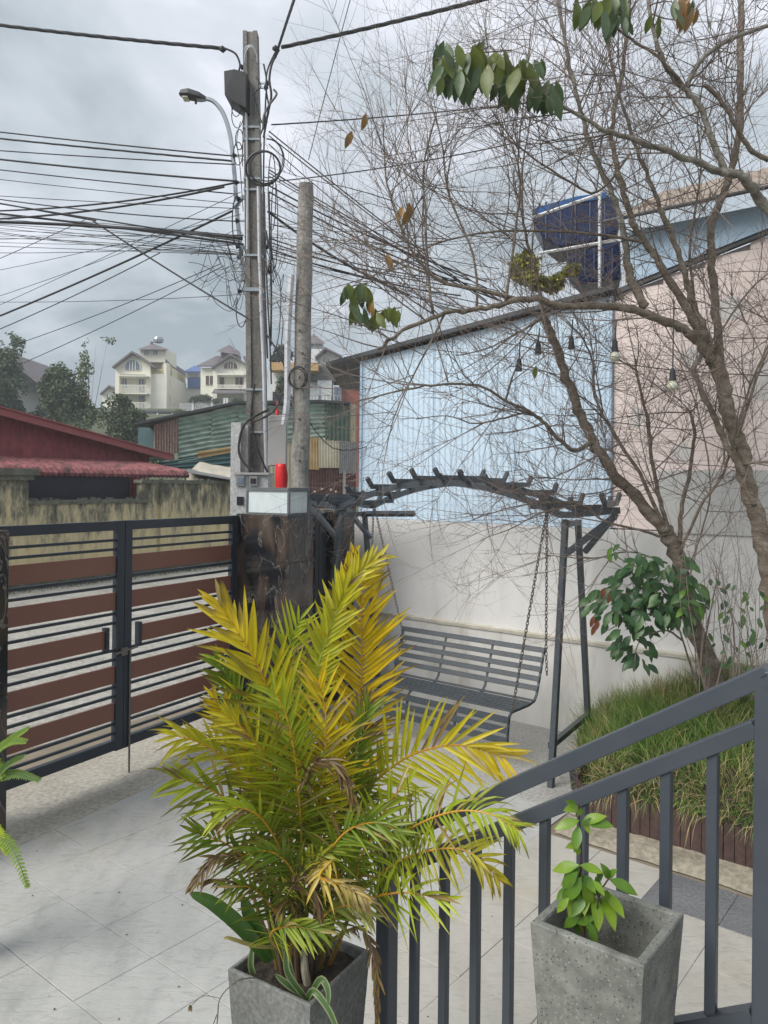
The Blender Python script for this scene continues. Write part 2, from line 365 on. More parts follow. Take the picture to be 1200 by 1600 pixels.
tag(ap.build('concrete_apron', m_conc), 'worn concrete strip under the gate', kind='structure')
yf = MB(); yf.prism([S(-6.4, .2, -.1), S(1.6, .2, -.1), S(1.6, 7.2, -.1), S(-6.4, 7.2, -.1)], (0, 0, .092))
yard = tag(yf.build('yard_floor', m_grout, org=(0, 0, 0)), kind='structure')
sp_ = MB(); sp_.prism([S(-5.9, 5.0, -.05), S(-2.2, 5.0, -.05), S(-2.2, 6.7, -.05), S(-5.9, 6.7, -.05)], (0, 0, .053))
tag(sp_.build('swing_pavement', m_conc2), 'smooth grey concrete floor under the swing', kind='structure')
# tiles
def clip(poly, f):
    o = []
    for i in range(len(poly)):
        a_, b_ = poly[i], poly[(i+1) % len(poly)]; fa, fb = f(a_), f(b_)
        if fa >= 0: o.append(a_)
        if fa*fb < 0: k = fa/(fa-fb); o.append((a_[0]+(b_[0]-a_[0])*k, a_[1]+(b_[1]-a_[1])*k))
    return o
def wof(st): p = S(st[0], st[1]); return .871*p.x-.491*p.y
tmesh = {}
ntile = 0
for i in range(-4, 16):
    for j in range(-4, 8):
        s0 = -(4.321+.4*3)+.4*i+.001; s1 = s0+.398; t0 = 2.195+.4*j+.002; t1 = t0+.396
        if t0 > 4.9 or s0 > .8: continue
        if t0 < 1.4 and s0 > -1.9: continue
        if t1 > 4.85 and s1 > -2.3: continue
        poly = clip([(s0, t0), (s1, t0), (s1, t1), (s0, t1)], lambda q: wof(q)+4.285)
        if t0 > 4.3 and t0 < 4.9: poly = clip(poly, lambda q: 4.995-q[1])
        if len(poly) < 3: continue
        full = len(poly) == 4 and abs(poly[2][0]-poly[0][0]-.398) < 1e-6 and abs(poly[2][1]-poly[0][1]-.396) < 1e-6 and poly[0] == (s0, t0)
        dark = 4.1 < t0 < 4.3 and s0 > -1.65
        mt = m_tile3 if dark else (m_tile2 if (s0 > -2.5) else m_tile)
        dz = rnd(-.0012, .0012)
        key = mt.name
        c = ((s0+s1)/2, (t0+t1)/2)
        if full and key in tmesh:
            o = bpy.data.objects.new('floor_tile', tmesh[key]); COL.objects.link(o); o.parent = yard; o.location = S(c[0], c[1], dz)
        else:
            m = MB(); pts = [S(q[0]-c[0], q[1]-c[1]) for q in poly]
            b_ = [p+Vector((0, 0, -.008)) for p in pts]; m.prism(b_, (0, 0, .0072))
            # chamfered rim
            n_ = len(pts); ctr = sum(pts, Vector())/n_; k0 = len(m.v)
            m.v += [p+(ctr-p)*.008+Vector((0, 0, .001)) for p in pts]; m.v += [p-Vector((0, 0, .0008)) for p in pts]
            m.f.append(tuple(range(k0, k0+n_)))
            for q in range(n_): r_ = (q+1) % n_; m.f.append((k0+q, k0+n_+q, k0+n_+r_, k0+r_))
            me = bpy.data.meshes.new('floor_tile'); me.from_pydata([tuple(p) for p in m.v], [], m.f); me.materials.append(mt)
            if full: tmesh[key] = me
            o = bpy.data.objects.new('floor_tile', me); COL.objects.link(o); o.parent = yard; o.location = S(c[0], c[1], dz)
        ntile += 1
# entrance steps that carry the pots and the photographer
st_ = thing('entrance_steps', S(-1.0, 1.2, 0), 'grey tiled entrance steps below the sloping railing', 'steps')
for s0, s1, z in ((-2.0, -1.37, .165), (-1.37, -1.12, .33), (-1.12, -.85, .495), (-.85, -.5, .66), (-.5, 1.2, .82)):
    bevel(MB().box(S((s0+s1)/2, 1.1, z/2), XS*((s1-s0)/2-.001), XT*.74, UP*(z/2)).build('step', m_conc2, st_), .006)

# ------------------------------------------------------------------ WALLS to the right / behind the swing
wall = thing('boundary_wall', S(-2, 6.7, 0), 'off-white plastered wall with a grey stained foot behind the swing', 'wall')
MB().box(S(-2.1, 6.67, (1.87+.86)/2), XS*3.65, XT*.07, UP*.505).build('wall_face', m_white, wall)
bs = MB().box(S(-2.1, 6.655, .425), XS*3.65, XT*.08, UP*.435).build('wall_foot', m_base, wall)
lg = MB(); cols = 90
for i in range(cols+1):
    p = S(-5.75+7.3*i/cols, 6.565); n_ = noise.noise(p*5)*.008; zt = .862+n_
    lg.v += [Vector((p.x, p.y, zt-.03))-XT*.006, Vector((p.x, p.y, zt))-XT*.012, Vector((p.x, p.y, zt+.012))+XT*.036]
for i in range(cols):
    a_ = i*3; lg.f += [(a_, a_+3, a_+4, a_+1), (a_+1, a_+4, a_+5, a_+2)]
lg.build('ledge', m_ledge, wall)
MB().box(S(-.35, 6.665, 2.132), XS*1.93, XT*.085, UP*.26).build('raised_panel', m_greywall, wall)
# blue ribbed building
blue = thing('blue_metal_building', S(-4.2, 6.8, 0), 'pale blue ribbed metal building with a dark overhanging roof', 'building')
def btop(s): return 3.646+(s+5.66)*(3.97-3.646)/2.92
xs_ = [-5.66, -4.69, -3.72, -2.745]
for a_, b_ in zip(xs_[:-1], xs_[1:]):
    h0 = btop(a_)-1.875; h1 = btop(b_)-1.875
    wave_sheet(S(a_, 6.70, 1.875), XS*(b_-a_-.004), UP, -XT, 14, .0048, 'rib', 6, 1, top=lambda u, h0=h0, h1=h1: h0+(h1-h0)*u).build('wall_sheet', m_blue, blue)
for z_ in (2.05, 2.75, 3.42):
    m = MB()
    for k in range(42):
        c_ = S(-5.62+.069*k, 6.692, z_+rnd(-.004, .004)); m.box(c_, XS*.0035, XT*.003, UP*.0035)
    m.build('screw_row', m_galv, blue)['kind'] = 'stuff'
for s_ in (-4.69, -3.72): MB().box(S(s_, 6.692, (1.875+btop(s_))/2), XS*.004, XT*.004, UP*((btop(s_)-1.875)/2-.01)).build('sheet_lap', m_bluetrim, blue)
MB().box(S(-5.675, 6.705, 2.76), XS*.016, XT*.03, UP*.885).build('corner_trim', m_bluetrim, blue)
MB().prism([S(-5.65, 6.72, 0), S(-5.65, 10, 0), S(-2.75, 10, 0), S(-2.75, 6.72, 0)], (0, 0, 3.55)).build('rear_wall', m_bluetrim, blue)
rf = MB(); z0 = btop(-6.1); rp = [S(-6.12, 6.62, z0+.03), S(-2.70, 6.62, btop(-2.7)+.03), S(-2.70, 10.2, 3.95), S(-6.8, 9.2, 3.55), S(-7.45, 8.35, 3.62)]
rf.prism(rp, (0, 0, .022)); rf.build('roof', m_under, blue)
MB().box(S(-2.744, 6.69, 2.92), XS*.010, XT*.022, UP*1.04).build('corner_trim', m_bluetrim, blue)
tr = MB(); tr.bar(S(-6.14, 6.605, z0+.045), S(-2.68, 6.605, btop(-2.7)+.045), .02, .042); tr.bar(S(-6.14, 6.605, z0+.045), S(-7.47, 8.35, 3.66), .02, .05)
tr.build('roof_trim', m_darkroof, blue)
# pink building
pink = thing('pink_building', S(-1.4, 6.8, 0), 'pale pink walled building with a tan corrugated roof behind the bare tree', 'building')
def ptop(s): return 3.98+(s+2.75)*(.32/1.31)
zc = 1.88
while zc < 4.9:
    s_start = -2.735 if zc+.085 < 3.98 else (zc+.085-3.98)/(.32/1.31)-2.75
    if zc < 2.39: s_end = 1.45
    else: s_end = 1.45
    if s_start < 1.3:
        m = MB(); ln = s_end-s_start
        m.box(S((s_start+s_end)/2, 6.735+rnd(-.001, .001), zc+.0425), XS*(ln/2), XT*.02, UP*.0418)
        bevel(m.build('wall_course', m_pink, pink), .0025, 1)
    zc += .085
MB().prism([S(-2.74, 6.762, 0), S(1.45, 6.762, 0), S(1.45, 6.762, 4.97), S(-2.74, 6.762, 3.97)], XT*3).build('wall_core', m_pinkg, pink)
for sx, sz, wx, hz in ((-2.52, 2.86, .12, .2), (-2.05, 3.36, .2, .16), (-1.5, 3.1, .22, .3), (-2.12, 2.55, .16, .16), (-1.75, 3.72, .24, .2), (-1.3, 2.9, .15, .25)):
    m = MB(); n_ = 14; pts = []
    for k in range(n_):
        a_ = 2*math.pi*k/n_; rr = 1+.35*noise.noise(Vector((sx*7+math.cos(a_)*2, sz*5+math.sin(a_)*2, 0)))
        pts.append(S(sx+math.cos(a_)*wx/2*rr, 6.7125, sz+math.sin(a_)*hz/2*rr))
    m.prism(pts, XT*.004); m.build('bare_patch', m_pinkg, pink)
bb = MB(); bb.prism([S(-2.60, 6.66, ptop(-2.60)+.02), S(-2.60, 6.66, 4.5), S(-.66, 6.66, 4.5)], XT*.04)
bb.build('blue_band', m_bluetrim, pink)
MB().bar(S(-2.78, 6.70, ptop(-2.78)), S(-.6, 6.70, ptop(-.6)), .05, .045).build('verge_board', m_darkroof, pink)
e0 = S(-2.62, 6.4, 4.53); rdg = S(-3.1, 9, 5.68)
tr2 = MB(); nW = 70
for i in range(nW+1):
    u = i/nW; h = .007*math.sin(i*math.pi/2*1.0+.4)
    a_ = S(-2.62+4.2*u, 6.4, 4.54+h); b_ = S(-3.1+4.7*u, 9, 5.68+h); tr2.v += [a_, b_]
for i in range(nW): tr2.f.append((2*i, 2*i+2, 2*i+3, 2*i+1))
tr2.build('roof_sheet', m_tan, pink)
MB().tube([S(-2.7, 6.37, 4.53), S(1.5, 6.37, 4.53)], .016, 10).build('gutter', m_darkroof, pink)
# water tanks on the roof
wt = thing('water_tank_stand', W(900, 470, 8.4), 'white tubular stand for the water tanks above the blue roof', 'tank stand')
for p, q in (((937, 300, 8.1), (937, 500, 8.1)), ((842, 396, 8.3), (965, 375, 8.1)), ((976, 385, 8.3), (976, 480, 8.3)), ((845, 396, 8.9), (845, 500, 8.9)), ((832, 340, 8.0), (938, 303, 8.0))):
    MB().tube([W(*p), W(*q)], .018, 6).build('frame_tube', m_wframe, wt)
def boxtank(poly, Yq, dep, label):
    c = W(poly[0][0], poly[0][1], Yq); t = thing('water_tank', c, label, 'water tank', 'blue water tanks on the roof')
    bevel(MB().prism([W(x, y, Yq) for x, y in poly], (dep*.25, dep, 0)).build('tank_body', m_tank, t), .03, 3)
    for k in range(1, 6):      # moulded ribs
        u = k/6; x = poly[0][0]+(poly[-1][0]*0+max(p[0] for p in poly)-poly[0][0])*u; ys_ = [p[1] for p in poly]
        MB().tube([W(x, min(ys_)+14, Yq-.005), W(x, max(ys_)-14, Yq-.005)], .012, 6).build('tank_rib', m_tank, t)
    return t
tk = boxtank([(830,338),(838,326),(900,309),(948,302),(968,316),(967,362),(925,378),(872,387),(846,368)], 8.4, .6, 'upper dark blue water tank on the white stand above the roof')
MB().prism([W(831, 336, 8.38), W(838, 324, 8.38), W(900, 307, 8.38), W(948, 300, 8.38), W(948, 309, 8.38), W(900, 317, 8.38)], (.15, .62, 0)).build('tank_cover', M('tank_cover_blue', (.02, .09, .26), (.03, .13, .34), 3, .45), tk)
boxtank([(886,398),(925,388),(969,374),(971,436),(908,443),(886,420)], 8.4, .5, 'lower smaller dark blue water tank under the upper one')

# ------------------------------------------------------------------ GATE
W0 = -4.676
gate = thing('entrance_gate', G(4.3, W0, 0), 'navy steel double gate with brown horizontal panels and thin bars', 'gate')
def leaf(g0, g1, inner):   # one gate leaf; inner = side of the meeting stile
    lf = MB().bar(G(g0, W0, 1.915), G(g1, W0, 1.915), .045, .07, XW).build('top_rail', m_navy, gate)
    MB().bar(G(g0, W0, .245), G(g1, W0, .245), .045, .075, XW).build('bottom_rail', m_navy, gate)
    for g in (g0+.035, g1-.035): MB().bar(G(g, W0-.001, .2), G(g, W0-.001, 1.952), .05, .07, XW).build('stile', m_navy, gate)
    a_, b_ = g0+.072, g1-.072
    for k in range(-1, 5):
        tp = 1.69-.28*k
        for dz in (.165, .235):
            MB().box(G((a_+b_)/2, W0, tp-dz), XG*((b_-a_)/2), XW*.010, UP*.010).build('thin_bar', m_navy, gate)
        if k >= 0:
            x0, x1 = a_, b_
            if k == 2:
                if inner == 'hi': x1 = b_-.10; hx = x1+.015
                else: x0 = a_+.10; hx = x0-.015
                MB().box(G(hx, W0+.005, tp-.07), XG*.0149, XW*.024, UP*.09).build('handle_plate', m_navy, gate)
            MB().box(G((x0+x1)/2, W0, tp-.07), XG*((x1-x0)/2), XW*.009, UP*.066).build('brown_panel', m_slab, gate)
leaf(3.0, 4.208, 'hi'); leaf(4.214, 5.53, 'lo')
MB().tube([G(4.262, W0+.035, .0), G(4.262, W0+.035, .95)], .008, 8).build('drop_bolt', m_chain, gate)
lt = MB(); lt.tube([G(4.12, W0+.04, .945), G(4.33, W0+.04, .965)], .009, 8); lt.box(G(4.2, W0+.033, .95), XG*.03, XW*.012, UP*.03)
lt.build('latch', m_chain, gate)
MB().bar(G(3.02, W0+.027, 1.86), G(3.16, W0+.027, 1.94), .003, .004).build('weld_seam', m_galv, gate)
for g in (3.02, 5.52):
    for z in (.5, 1.0, 1.7): MB().tube([G(g, W0+.01, z-.04), G(g, W0+.01, z+.04)], .016, 8).build('hinge', m_black, gate)

# marble pillars
def pillar(name, label, g0, g1, w0, w1, H, courses):
    t = thing(name, G((g0+g1)/2, (w0+w1)/2, 0), label, 'pillar', 'dark marble gate pillars')
    z = 0
    MB().box(G((g0+g1)/2, (w0+w1)/2, H/2-.01), XG*((g1-g0)/2-.012), XW*((w1-w0)/2-.012), UP*(H/2-.012)).build('core', m_black, t)
    zs = [0]+courses+[H]
    for a_, b_ in zip(zs[:-1], zs[1:]):
        h = (b_-a_)/2-.0015; zc_ = (a_+b_)/2
        bevel(MB().box(G(g0+.01, (w0+w1)/2, zc_), XG*.01, XW*((w1-w0)/2), UP*h).build('marble_slab', m_marble, t), .002)
        bevel(MB().box(G((g0+g1)/2+.0101, w1-.01, zc_), XG*((g1-g0)/2-.0102), XW*.0098, UP*h).build('marble_slab', m_marble, t), .002)
        MB().box(G((g0+g1)/2+.0101, w0+.01, zc_), XG*((g1-g0)/2-.0102), XW*.0098, UP*h).build('marble_slab', m_marble, t)
    bevel(MB().box(G((g0+g1)/2, (w0+w1)/2, H+.006), XG*((g1-g0)/2-.002), XW*((w1-w0)/2-.002), UP*.006).build('capping', m_marble, t), .002)
    return t
pillar('gate_pillar', 'dark marble clad gate pillar cut off by the left edge of the photo', 2.53, 3.03, -4.86, -4.36, 1.93, [.42, .93, 1.45])
pillar('gate_pillar', 'dark brown marble gate pillar carrying the glass box lamp', 5.56, 5.945, -4.70, -4.10, 1.955, [.30, .70, 1.12, 1.54])
pillar('gate_pillar', 'narrow dark marble pillar beside the left legs of the swing', 6.70, 7.1, -4.75, -4.36, 1.97, [.5, 1.0, 1.5])
# side gate between the pillars
sg = thing('side_gate', G(6.3, -4.5, 0), 'narrow navy side gate with brown slats between two marble pillars', 'gate')
for g in (5.975, 6.50): MB().bar(G(g, -4.46, .1), G(g, -4.46, 1.95), .05, .06, XW).build('stile', m_navy, sg)
MB().bar(G(6.60, -4.462, .02), G(6.60, -4.462, 1.95), .06, .13, XW).build('stile', m_navy, sg)
for z in (1.92, .14): MB().bar(G(6.005, -4.46, z), G(6.47, -4.46, z), .045, .06, XW).build('rail', m_navy, sg)
for k in range(-1, 5):
    tp = 1.69-.28*k
    for dz in (.165, .235): MB().box(G(6.2375, -4.46, tp-dz), XG*.232, XW*.01, UP*.01).build('thin_bar', m_navy, sg)
    if k >= 0: MB().box(G(6.2375, -4.46, tp-.07), XG*.232, XW*.009, UP*.066).build('brown_panel', m_slab, sg)
# lamp box
lb = thing('pillar_lamp', G(5.73, -4.36, 1.967), 'square lamp with frosted glass panes on top of the marble pillar', 'lamp')
g0, g1, w0, w1 = 5.60, 5.90, -4.60, -4.13
for z, hh in ((1.975, .008), (2.19, .012)):
    for a_, b_ in ((G(g0, w0, z), G(g0, w1, z)), (G(g0, w1, z), G(g1, w1, z)), (G(g1, w1, z), G(g1, w0, z)), (G(g1, w0, z), G(g0, w0, z))):
        MB().bar(a_, b_, .022, hh*2).build('frame_bar', m_lead, lb)
for g, w_ in ((g0, w0), (g0, w1), (g1, w1), (g1, w0)): MB().bar(G(g, w_, 1.98), G(g, w_, 2.18), .02, .02, XW).build('frame_post', m_lead, lb)
for a_, b_ in ((G(g0+.004, w0+.01, 2.08), G(g0+.004, w1-.01, 2.08)), (G(g0+.01, w1-.004, 2.08), G(g1-.01, w1-.004, 2.08)), (G(g1-.004, w0+.01, 2.08), G(g1-.004, w1-.01, 2.08))):
    MB().bar(a_, b_, .005, .194).build('glass_pane', m_glass, lb)
MB().box(G((g0+g1)/2, (w0+w1)/2, 2.206), XG*.152, XW*.237, UP*.004).build('lamp_roof', m_lead, lb)

# ------------------------------------------------------------------ SWING
sw = thing('garden_swing', S(-3.85, 5.85, 0), 'dark grey steel garden swing frame with an arched slatted top', 'swing')
def legbar(name, p, q, wd=.045): bevel(MB().bar(p, q, wd, wd, XS).build(name, m_swing, sw), .003, 1)
for sf, sb in ((-5.0, -5.14), (-2.665, -2.79)):
    legbar('leg', S(sf+(.05 if sf > -3 else -.05), 5.31, 0), S(sf, 5.62, 1.99)); legbar('leg', S(sb, 6.40, 0), S(sb, 6.12, 1.97))
    legbar('leg_stretcher', S(sf+.02, 5.36, .29), S(sb, 6.36, .27)); legbar('top_crossbar', S(sf, 5.62, 1.955), S(sb, 6.12, 1.945))
def zarch(s):
    c = -3.83; u = (s-c)/1.16
    if abs(u) <= 1: return 2.02+.25*(1*0+1-u*u)
    return 2.02+.055*min(1, (abs(u)-1)/.35)
for t, ds in ((5.58, 0), (6.13, -.06)):
    pts = [S(s_+ds, t, zarch(s_)) for s_ in [-5.42+(3.2 if t < 6 else 3.04)*k/34 for k in range(35)]]
    m = MB()
    for p, q in zip(pts[:-1], pts[1:]):
        d = (q-p).normalized()*.002; m.bar(p-d, q+d, .045, .05, XT)
    m.build('arched_beam', m_swing, sw)
    for s0, s1 in ((-5.0+ds, -5.38+ds), (-2.67+ds, (-2.25 if t < 6 else -2.40)+ds)): legbar('brace', S(s0, t, 1.70), S(s1, t, 2.03))
sp = [-5.40]+[-4.51+.248*k for k in range(-3, 10)]
for s_ in sp:
    kx = -.17 if s_ > -2.35 else 0
    z = zarch(s_)+.045; tl = rnd(-.01, .01)
    m = MB(); a_ = S(s_-.01, 5.48, z); b_ = S(s_-.05+kx, 6.24, z+tl*.3); m.bar(a_, b_, .03, .045, XS)
    m.bar(a_+XT*.004+UP*.005, S(s_-.015, 5.425, z+.078), .029, .036, XS); m.bar(b_-XT*.004+UP*.005, S(s_-.05+kx, 6.295, z+.078), .029, .036, XS)
    m.build('roof_slat', m_swing, sw)
legbar('side_bar', S(-5.12, 6.13, 1.945), S(-4.52, 6.15, 1.965))
# chains
def chain(p0, p1, pitch=.030, tail=None, sag=0):
    pts = [Vector(p0), Vector(p1)]+([Vector(tail)] if tail else [])
    m = MB(); k = 0
    for a_, b_ in zip(pts[:-1], pts[1:]):
        n_ = max(1, int((b_-a_).length/pitch)); d = (b_-a_)/n_; dn = d.normalized(); u = dn.cross(XT).normalized(); v = dn.cross(u)
        for i in range(n_):
            c = a_+d*(i+.5); x = u if k % 2 else v; k += 1; ring = []
            for j in range(9):
                an = 2*math.pi*j/8; ring.append(c+dn*math.cos(an)*pitch*.72+x*math.sin(an)*pitch*.36)
            m.tube(ring, .0040, 4, cap=False)
    return m
zt = 2.06
hr = S(-2.945, 5.86, zt); hl = S(-4.80, 5.86, zt)
for h in (hr, hl): MB().bar(h+XT*.3+UP*.02, h-XT*.28+UP*.02, .03, .03, XS).build('chain_bar', m_swing, sw)
bench = thing('swing_bench', S(-3.79, 5.75, .44), 'grey metal slatted swing bench hanging on four chains', 'bench')
for h, s_ in ((hr, -3.04), (hl, -4.54)):
    chain(h, S(s_+(.01 if s_ > -4 else -.01), 5.46, .45)).build('chain', m_chain, bench)
    chain(h, S(s_+(.02 if s_ > -4 else -.02), 6.02, .84), tail=S(s_+(.025 if s_ > -4 else -.02), 6.03, .64)).build('chain', m_chain, bench)
prof = [(6.02, .865), (5.99, .78), (5.93, .62), (5.885, .50), (5.84, .455), (5.74, .44), (5.60, .442), (5.46, .445), (5.425, .42), (5.41, .35), (5.395, .21)]
for s_ in (-4.54, -4.04, -3.54, -3.04):
    m = MB()
    for (t0, z0), (t1, z1) in zip(prof[:-1], prof[1:]): m.bar(S(s_, t0+.008, z0-.004), S(s_, t1+.008, z1-.004), .022, .008, XS)
    m.build('bench_rib', m_swing, bench)
def bslat(t, z, dt, dz, wd=.046, name='bench_slat'):
    n_ = math.hypot(dt, dz); ax = (XT*dt+UP*dz)*(wd/2/n_); nr = (UP*dt-XT*dz)*(.004/n_)
    bevel(MB().box(S(-3.79, t, z), XS*.762, ax, nr).build(name, m_swing, bench), .002, 1)
for t, z in ((6.015, .852), (5.985, .775), (5.957, .70), (5.928, .625), (5.90, .55)): bslat(t-.008, z, .03, .08)
for k in range(7): bslat(5.845-.062*k, .452 if k else .458, 1, .02*(k == 0), .042)
for t, z in ((5.41, .395), (5.402, .315), (5.392, .235)): bslat(t-.006, z, .01, .1, .055)

# ------------------------------------------------------------------ STAIR RAILING
TR = 1.89
def zr(s, zl, zrr): return zl+(zrr-zl)*(s+1.478)/(1.056)
rail = thing('stair_railing', S(-.95, TR, .5), 'dark grey square tube railing sloping up along the entrance steps', 'railing')
def rb(name, p, q, a_, b_, sd_=XT): bevel(MB().bar(p, q, a_, b_, sd_).build(name, m_rail, rail), .0025, 2)
rb('post', S(-1.478, TR, .165), S(-1.478, TR, 1.12), .05, .05, XS)
rb('post', S(-.402, TR, .66), S(-.402, TR, 1.815), .05, .05, XS)
rb('top_rail', S(-1.50, TR, zr(-1.50, 1.145, 1.825)), S(-.40, TR, zr(-.40, 1.145, 1.825)), .05, .042)
rb('top_rail', S(-.418, TR, 1.8245), S(.9, TR, 1.822), .05, .042)
rb('middle_rail', S(-1.455, TR, zr(-1.455, 1.045, 1.715)), S(-.425, TR, zr(-.425, 1.045, 1.715)), .04, .038)
rb('middle_rail', S(-.388, TR, 1.715), S(.9, TR, 1.715), .04, .038)
rb('bottom_rail', S(-1.455, TR, zr(-1.455, .42, 1.068)), S(-.425, TR, zr(-.425, .42, 1.068)), .04, .034)
for k in range(1, 10):
    s_ = -1.478+.1065*k; rb('baluster', S(s_, TR, zr(s_, .42, 1.068)+.017), S(s_, TR, zr(s_, 1.045, 1.715)-.019), .025, .025, XS)
for k in range(1, 8):
    s_ = -.402+.1065*k; rb('baluster', S(s_, TR, .83), S(s_, TR, 1.696), .025, .025, XS)

# ------------------------------------------------------------------ POTS
def rough(o, amt):
    me = o.data
    for v in me.vertices:
        n_ = noise.noise_vector((v.co+o.location)*38)*amt+noise.noise_vector((v.co+o.location)*140)*amt*.5; v.co += n_
def pot(name, label, group, c, r_top, r_bot, z0, z1, mat, wall_=.022, rot=0, soil=.1, amt=.0012):
    t = thing(name, (c.x, c.y, z0), label, 'planter', group)
    ax = (XS*math.cos(rot)+XT*math.sin(rot)); ay = (XT*math.cos(rot)-XS*math.sin(rot))
    m = MB(); nz = 22; ns = 12
    def ring(r, z):
        o = []
        for side in range(4):
            for k in range(ns):
                u = -1+2*k/ns; x, y = ((u, -1), (1, u), (-u, 1), (-1, -u))[side]
                o.append(Vector((c.x, c.y, z))+ax*x*r+ay*y*r)
        return o
    rings = [ring(r_bot+(r_top-r_bot)*k/nz, z0+(z1-z0)*k/nz) for k in range(nz+1)]
    rings.insert(-1, ring(r_top-.0004, z1-.003)); rings[-1] = ring(r_top-.003, z1)
    rings += [ring(r_top-wall_*.5, z1+.001), ring(r_top-wall_+.002, z1), ring(r_top-wall_, z1-.004)]
    rings += [ring(r_top-wall_-(r_top-r_bot)*k/8*.55, z1-(z1-z0)*.55*k/8) for k in range(1, 9)]
    nn = 4*ns
    for r_ in rings: m.v += r_
    for a_ in range(len(rings)-1):
        for j in range(nn): m.f.append((a_*nn+j, a_*nn+(j+1) % nn, (a_+1)*nn+(j+1) % nn, (a_+1)*nn+j))
    o = m.build('pot_body', mat, t); rough(o, amt)
    zs = z1-soil; rs = r_top-wall_-(r_top-r_bot)*soil/(z1-z0)
    s2 = MB(); n2 = 14
    for i in range(n2+1):
        for j in range(n2+1):
            p = Vector((c.x, c.y, zs))+ax*(-1+2*i/n2)*rs+ay*(-1+2*j/n2)*rs; p.z += .012*noise.noise(p*40); s2.v.append(p)
    for i in range(n2):
        for j in range(n2): a_ = i*(n2+1)+j; s2.f.append((a_, a_+n2+1, a_+n2+2, a_+1))
    s2.build('soil', m_soil, t); return t
P1 = S(-1.62, 1.655); P2 = S(-.682, 1.676)
pot('concrete_planter', 'smooth grey concrete planter holding the big yellow palm', 'square tapered concrete planters', P1, .15, .112, .165, .835, m_pot, .014, .12, .03, .0006)
pot('concrete_planter', 'rough speckled concrete planter holding a small green seedling', 'square tapered concrete planters', P2, .127, .088, .66, 1.285, m_grit, .021, 0, .14, .0008)

# ------------------------------------------------------------------ PALM
YEL = (.56, .41, .016); LIM = (.30, .38, .024); GRN = (.125, .22, .022); DGR = (.045, .11, .024); STR = (.36, .29, .14); BRN = (.075, .042, .032); ORA = (.50, .24, .02)
def mixc(a_, b_, k): return tuple(a_[i]*(1-k)+b_[i]*k for i in range(3))
def blade(m, p, d, nrm, ln, wd, c0, c1, tip, droop, segs=4, fold=.3):
    """narrow folded leaflet from p along d"""
    d = d.normalized(); sd_ = d.cross(nrm).normalized(); prof_ = (.45, 1, .92, .62, .04) if segs == 4 else (.5, 1, .7, .05)
    i0 = len(m.v); q = Vector(p); dd = d.copy()
    for k in range(segs+1):
        w_ = wd*prof_[k]/2; c = mixc(c0, c1, k/segs)
        if tip and k >= segs-tip: c = mixc(BRN, c, .12 if k == segs else .45)
        n_ = sd_.cross(dd).normalized()
        m.v += [q-sd_*w_+n_*w_*fold, q, q+sd_*w_+n_*w_*fold]; m.c += [c, mixc(c, (c[0]*1.25, c[1]*1.25, c[2]), 1), c]
        if k < segs:
            dd = (dd+Vector((0, 0, -droop/segs))).normalized(); q = q+dd*(ln/segs)
            a_ = i0+k*3; m.f += [(a_, a_+3, a_+4, a_+1), (a_+1, a_+4, a_+5, a_+2)]
palm = thing('areca_palm', (P1.x, P1.y, .80), 'bushy yellow green areca palm with brown leaf tips in a concrete planter', 'palm')
def frond(pp, ll, ca, cb, tipk=1, side=None, step=.0138, wd=.0100, droop=.3, start=.22, ang=.9, rc=ORA, vee=.25, r0=.0055, ends=None):
    """pp: list of (px,py,Y) down the rachis; ll leaflet length; ca->cb colour along the frond"""
    pts = spline([W(*p) for p in pp], 6); m = MB(); m.c = []
    seg = [(b_-a_).length for a_, b_ in zip(pts[:-1], pts[1:])]; tot = sum(seg)
    st = MB(); n_ = len(pts); st.tube(pts, [r0*(1-.8*k/(n_-1)) for k in range(n_)], 5)
    st.c = []
    rc2 = rc
    for k in range(n_):
        for j in range(5): st.c.append(mixc((.22, .24, .03), rc2, min(1, k/n_*1.8)))
    dist = tot*start
    vd = Vector((0, -1, .35)).normalized() if side is None else Vector(side).normalized()
    acc = 0; k = 0; flip = 0
    while dist < tot-.004:
        while k < len(seg)-1 and acc+seg[k] < dist: acc += seg[k]; k += 1
        f_ = (dist-acc)/seg[k]; p = pts[k].lerp(pts[k+1], f_); tg = (pts[k+1]-pts[k]).normalized()
        u = (dist/tot-start)/(1-start)
        b_ = tg.cross(vd).normalized(); nr = b_.cross(tg).normalized()
        L_ = ll*(.55+.9*math.sin(math.pi*min(1, u*.82+.16))**.8)*.78*min(1.2, max(.4, random.gauss(1, .13)))
        if ends: L_ *= ends(u)
        for sg_ in (-1, 1):
            if random.random() < .06: continue
            an = ang*(1-.55*u)+random.gauss(0, .11)
            d = tg*math.cos(an)+b_*sg_*math.sin(an)+nr*(vee+random.gauss(0, .16))
            c0 = mixc(ca, cb, u); j_ = rnd(.8, 1.2); c0 = tuple(x*j_ for x in c0)
            tk = tipk if random.random() < .5 else 0
            if random.random() < .05: c0 = random.choice([STR, (.20, .13, .07)])
            blade(m, p, d, nr, L_, wd*rnd(.85, 1.15), c0, mixc(c0, YEL, .25), tk, droop*abs(random.gauss(1, .7)))
        dist += step*rnd(.85, 1.15)
    f2 = m.build('frond', m_palm, palm); ORG[f2.name] = ORG[palm.name]
    s2 = st.build('frond_stem', m_rachis, f2)
    return f2
Y0 = 2.31
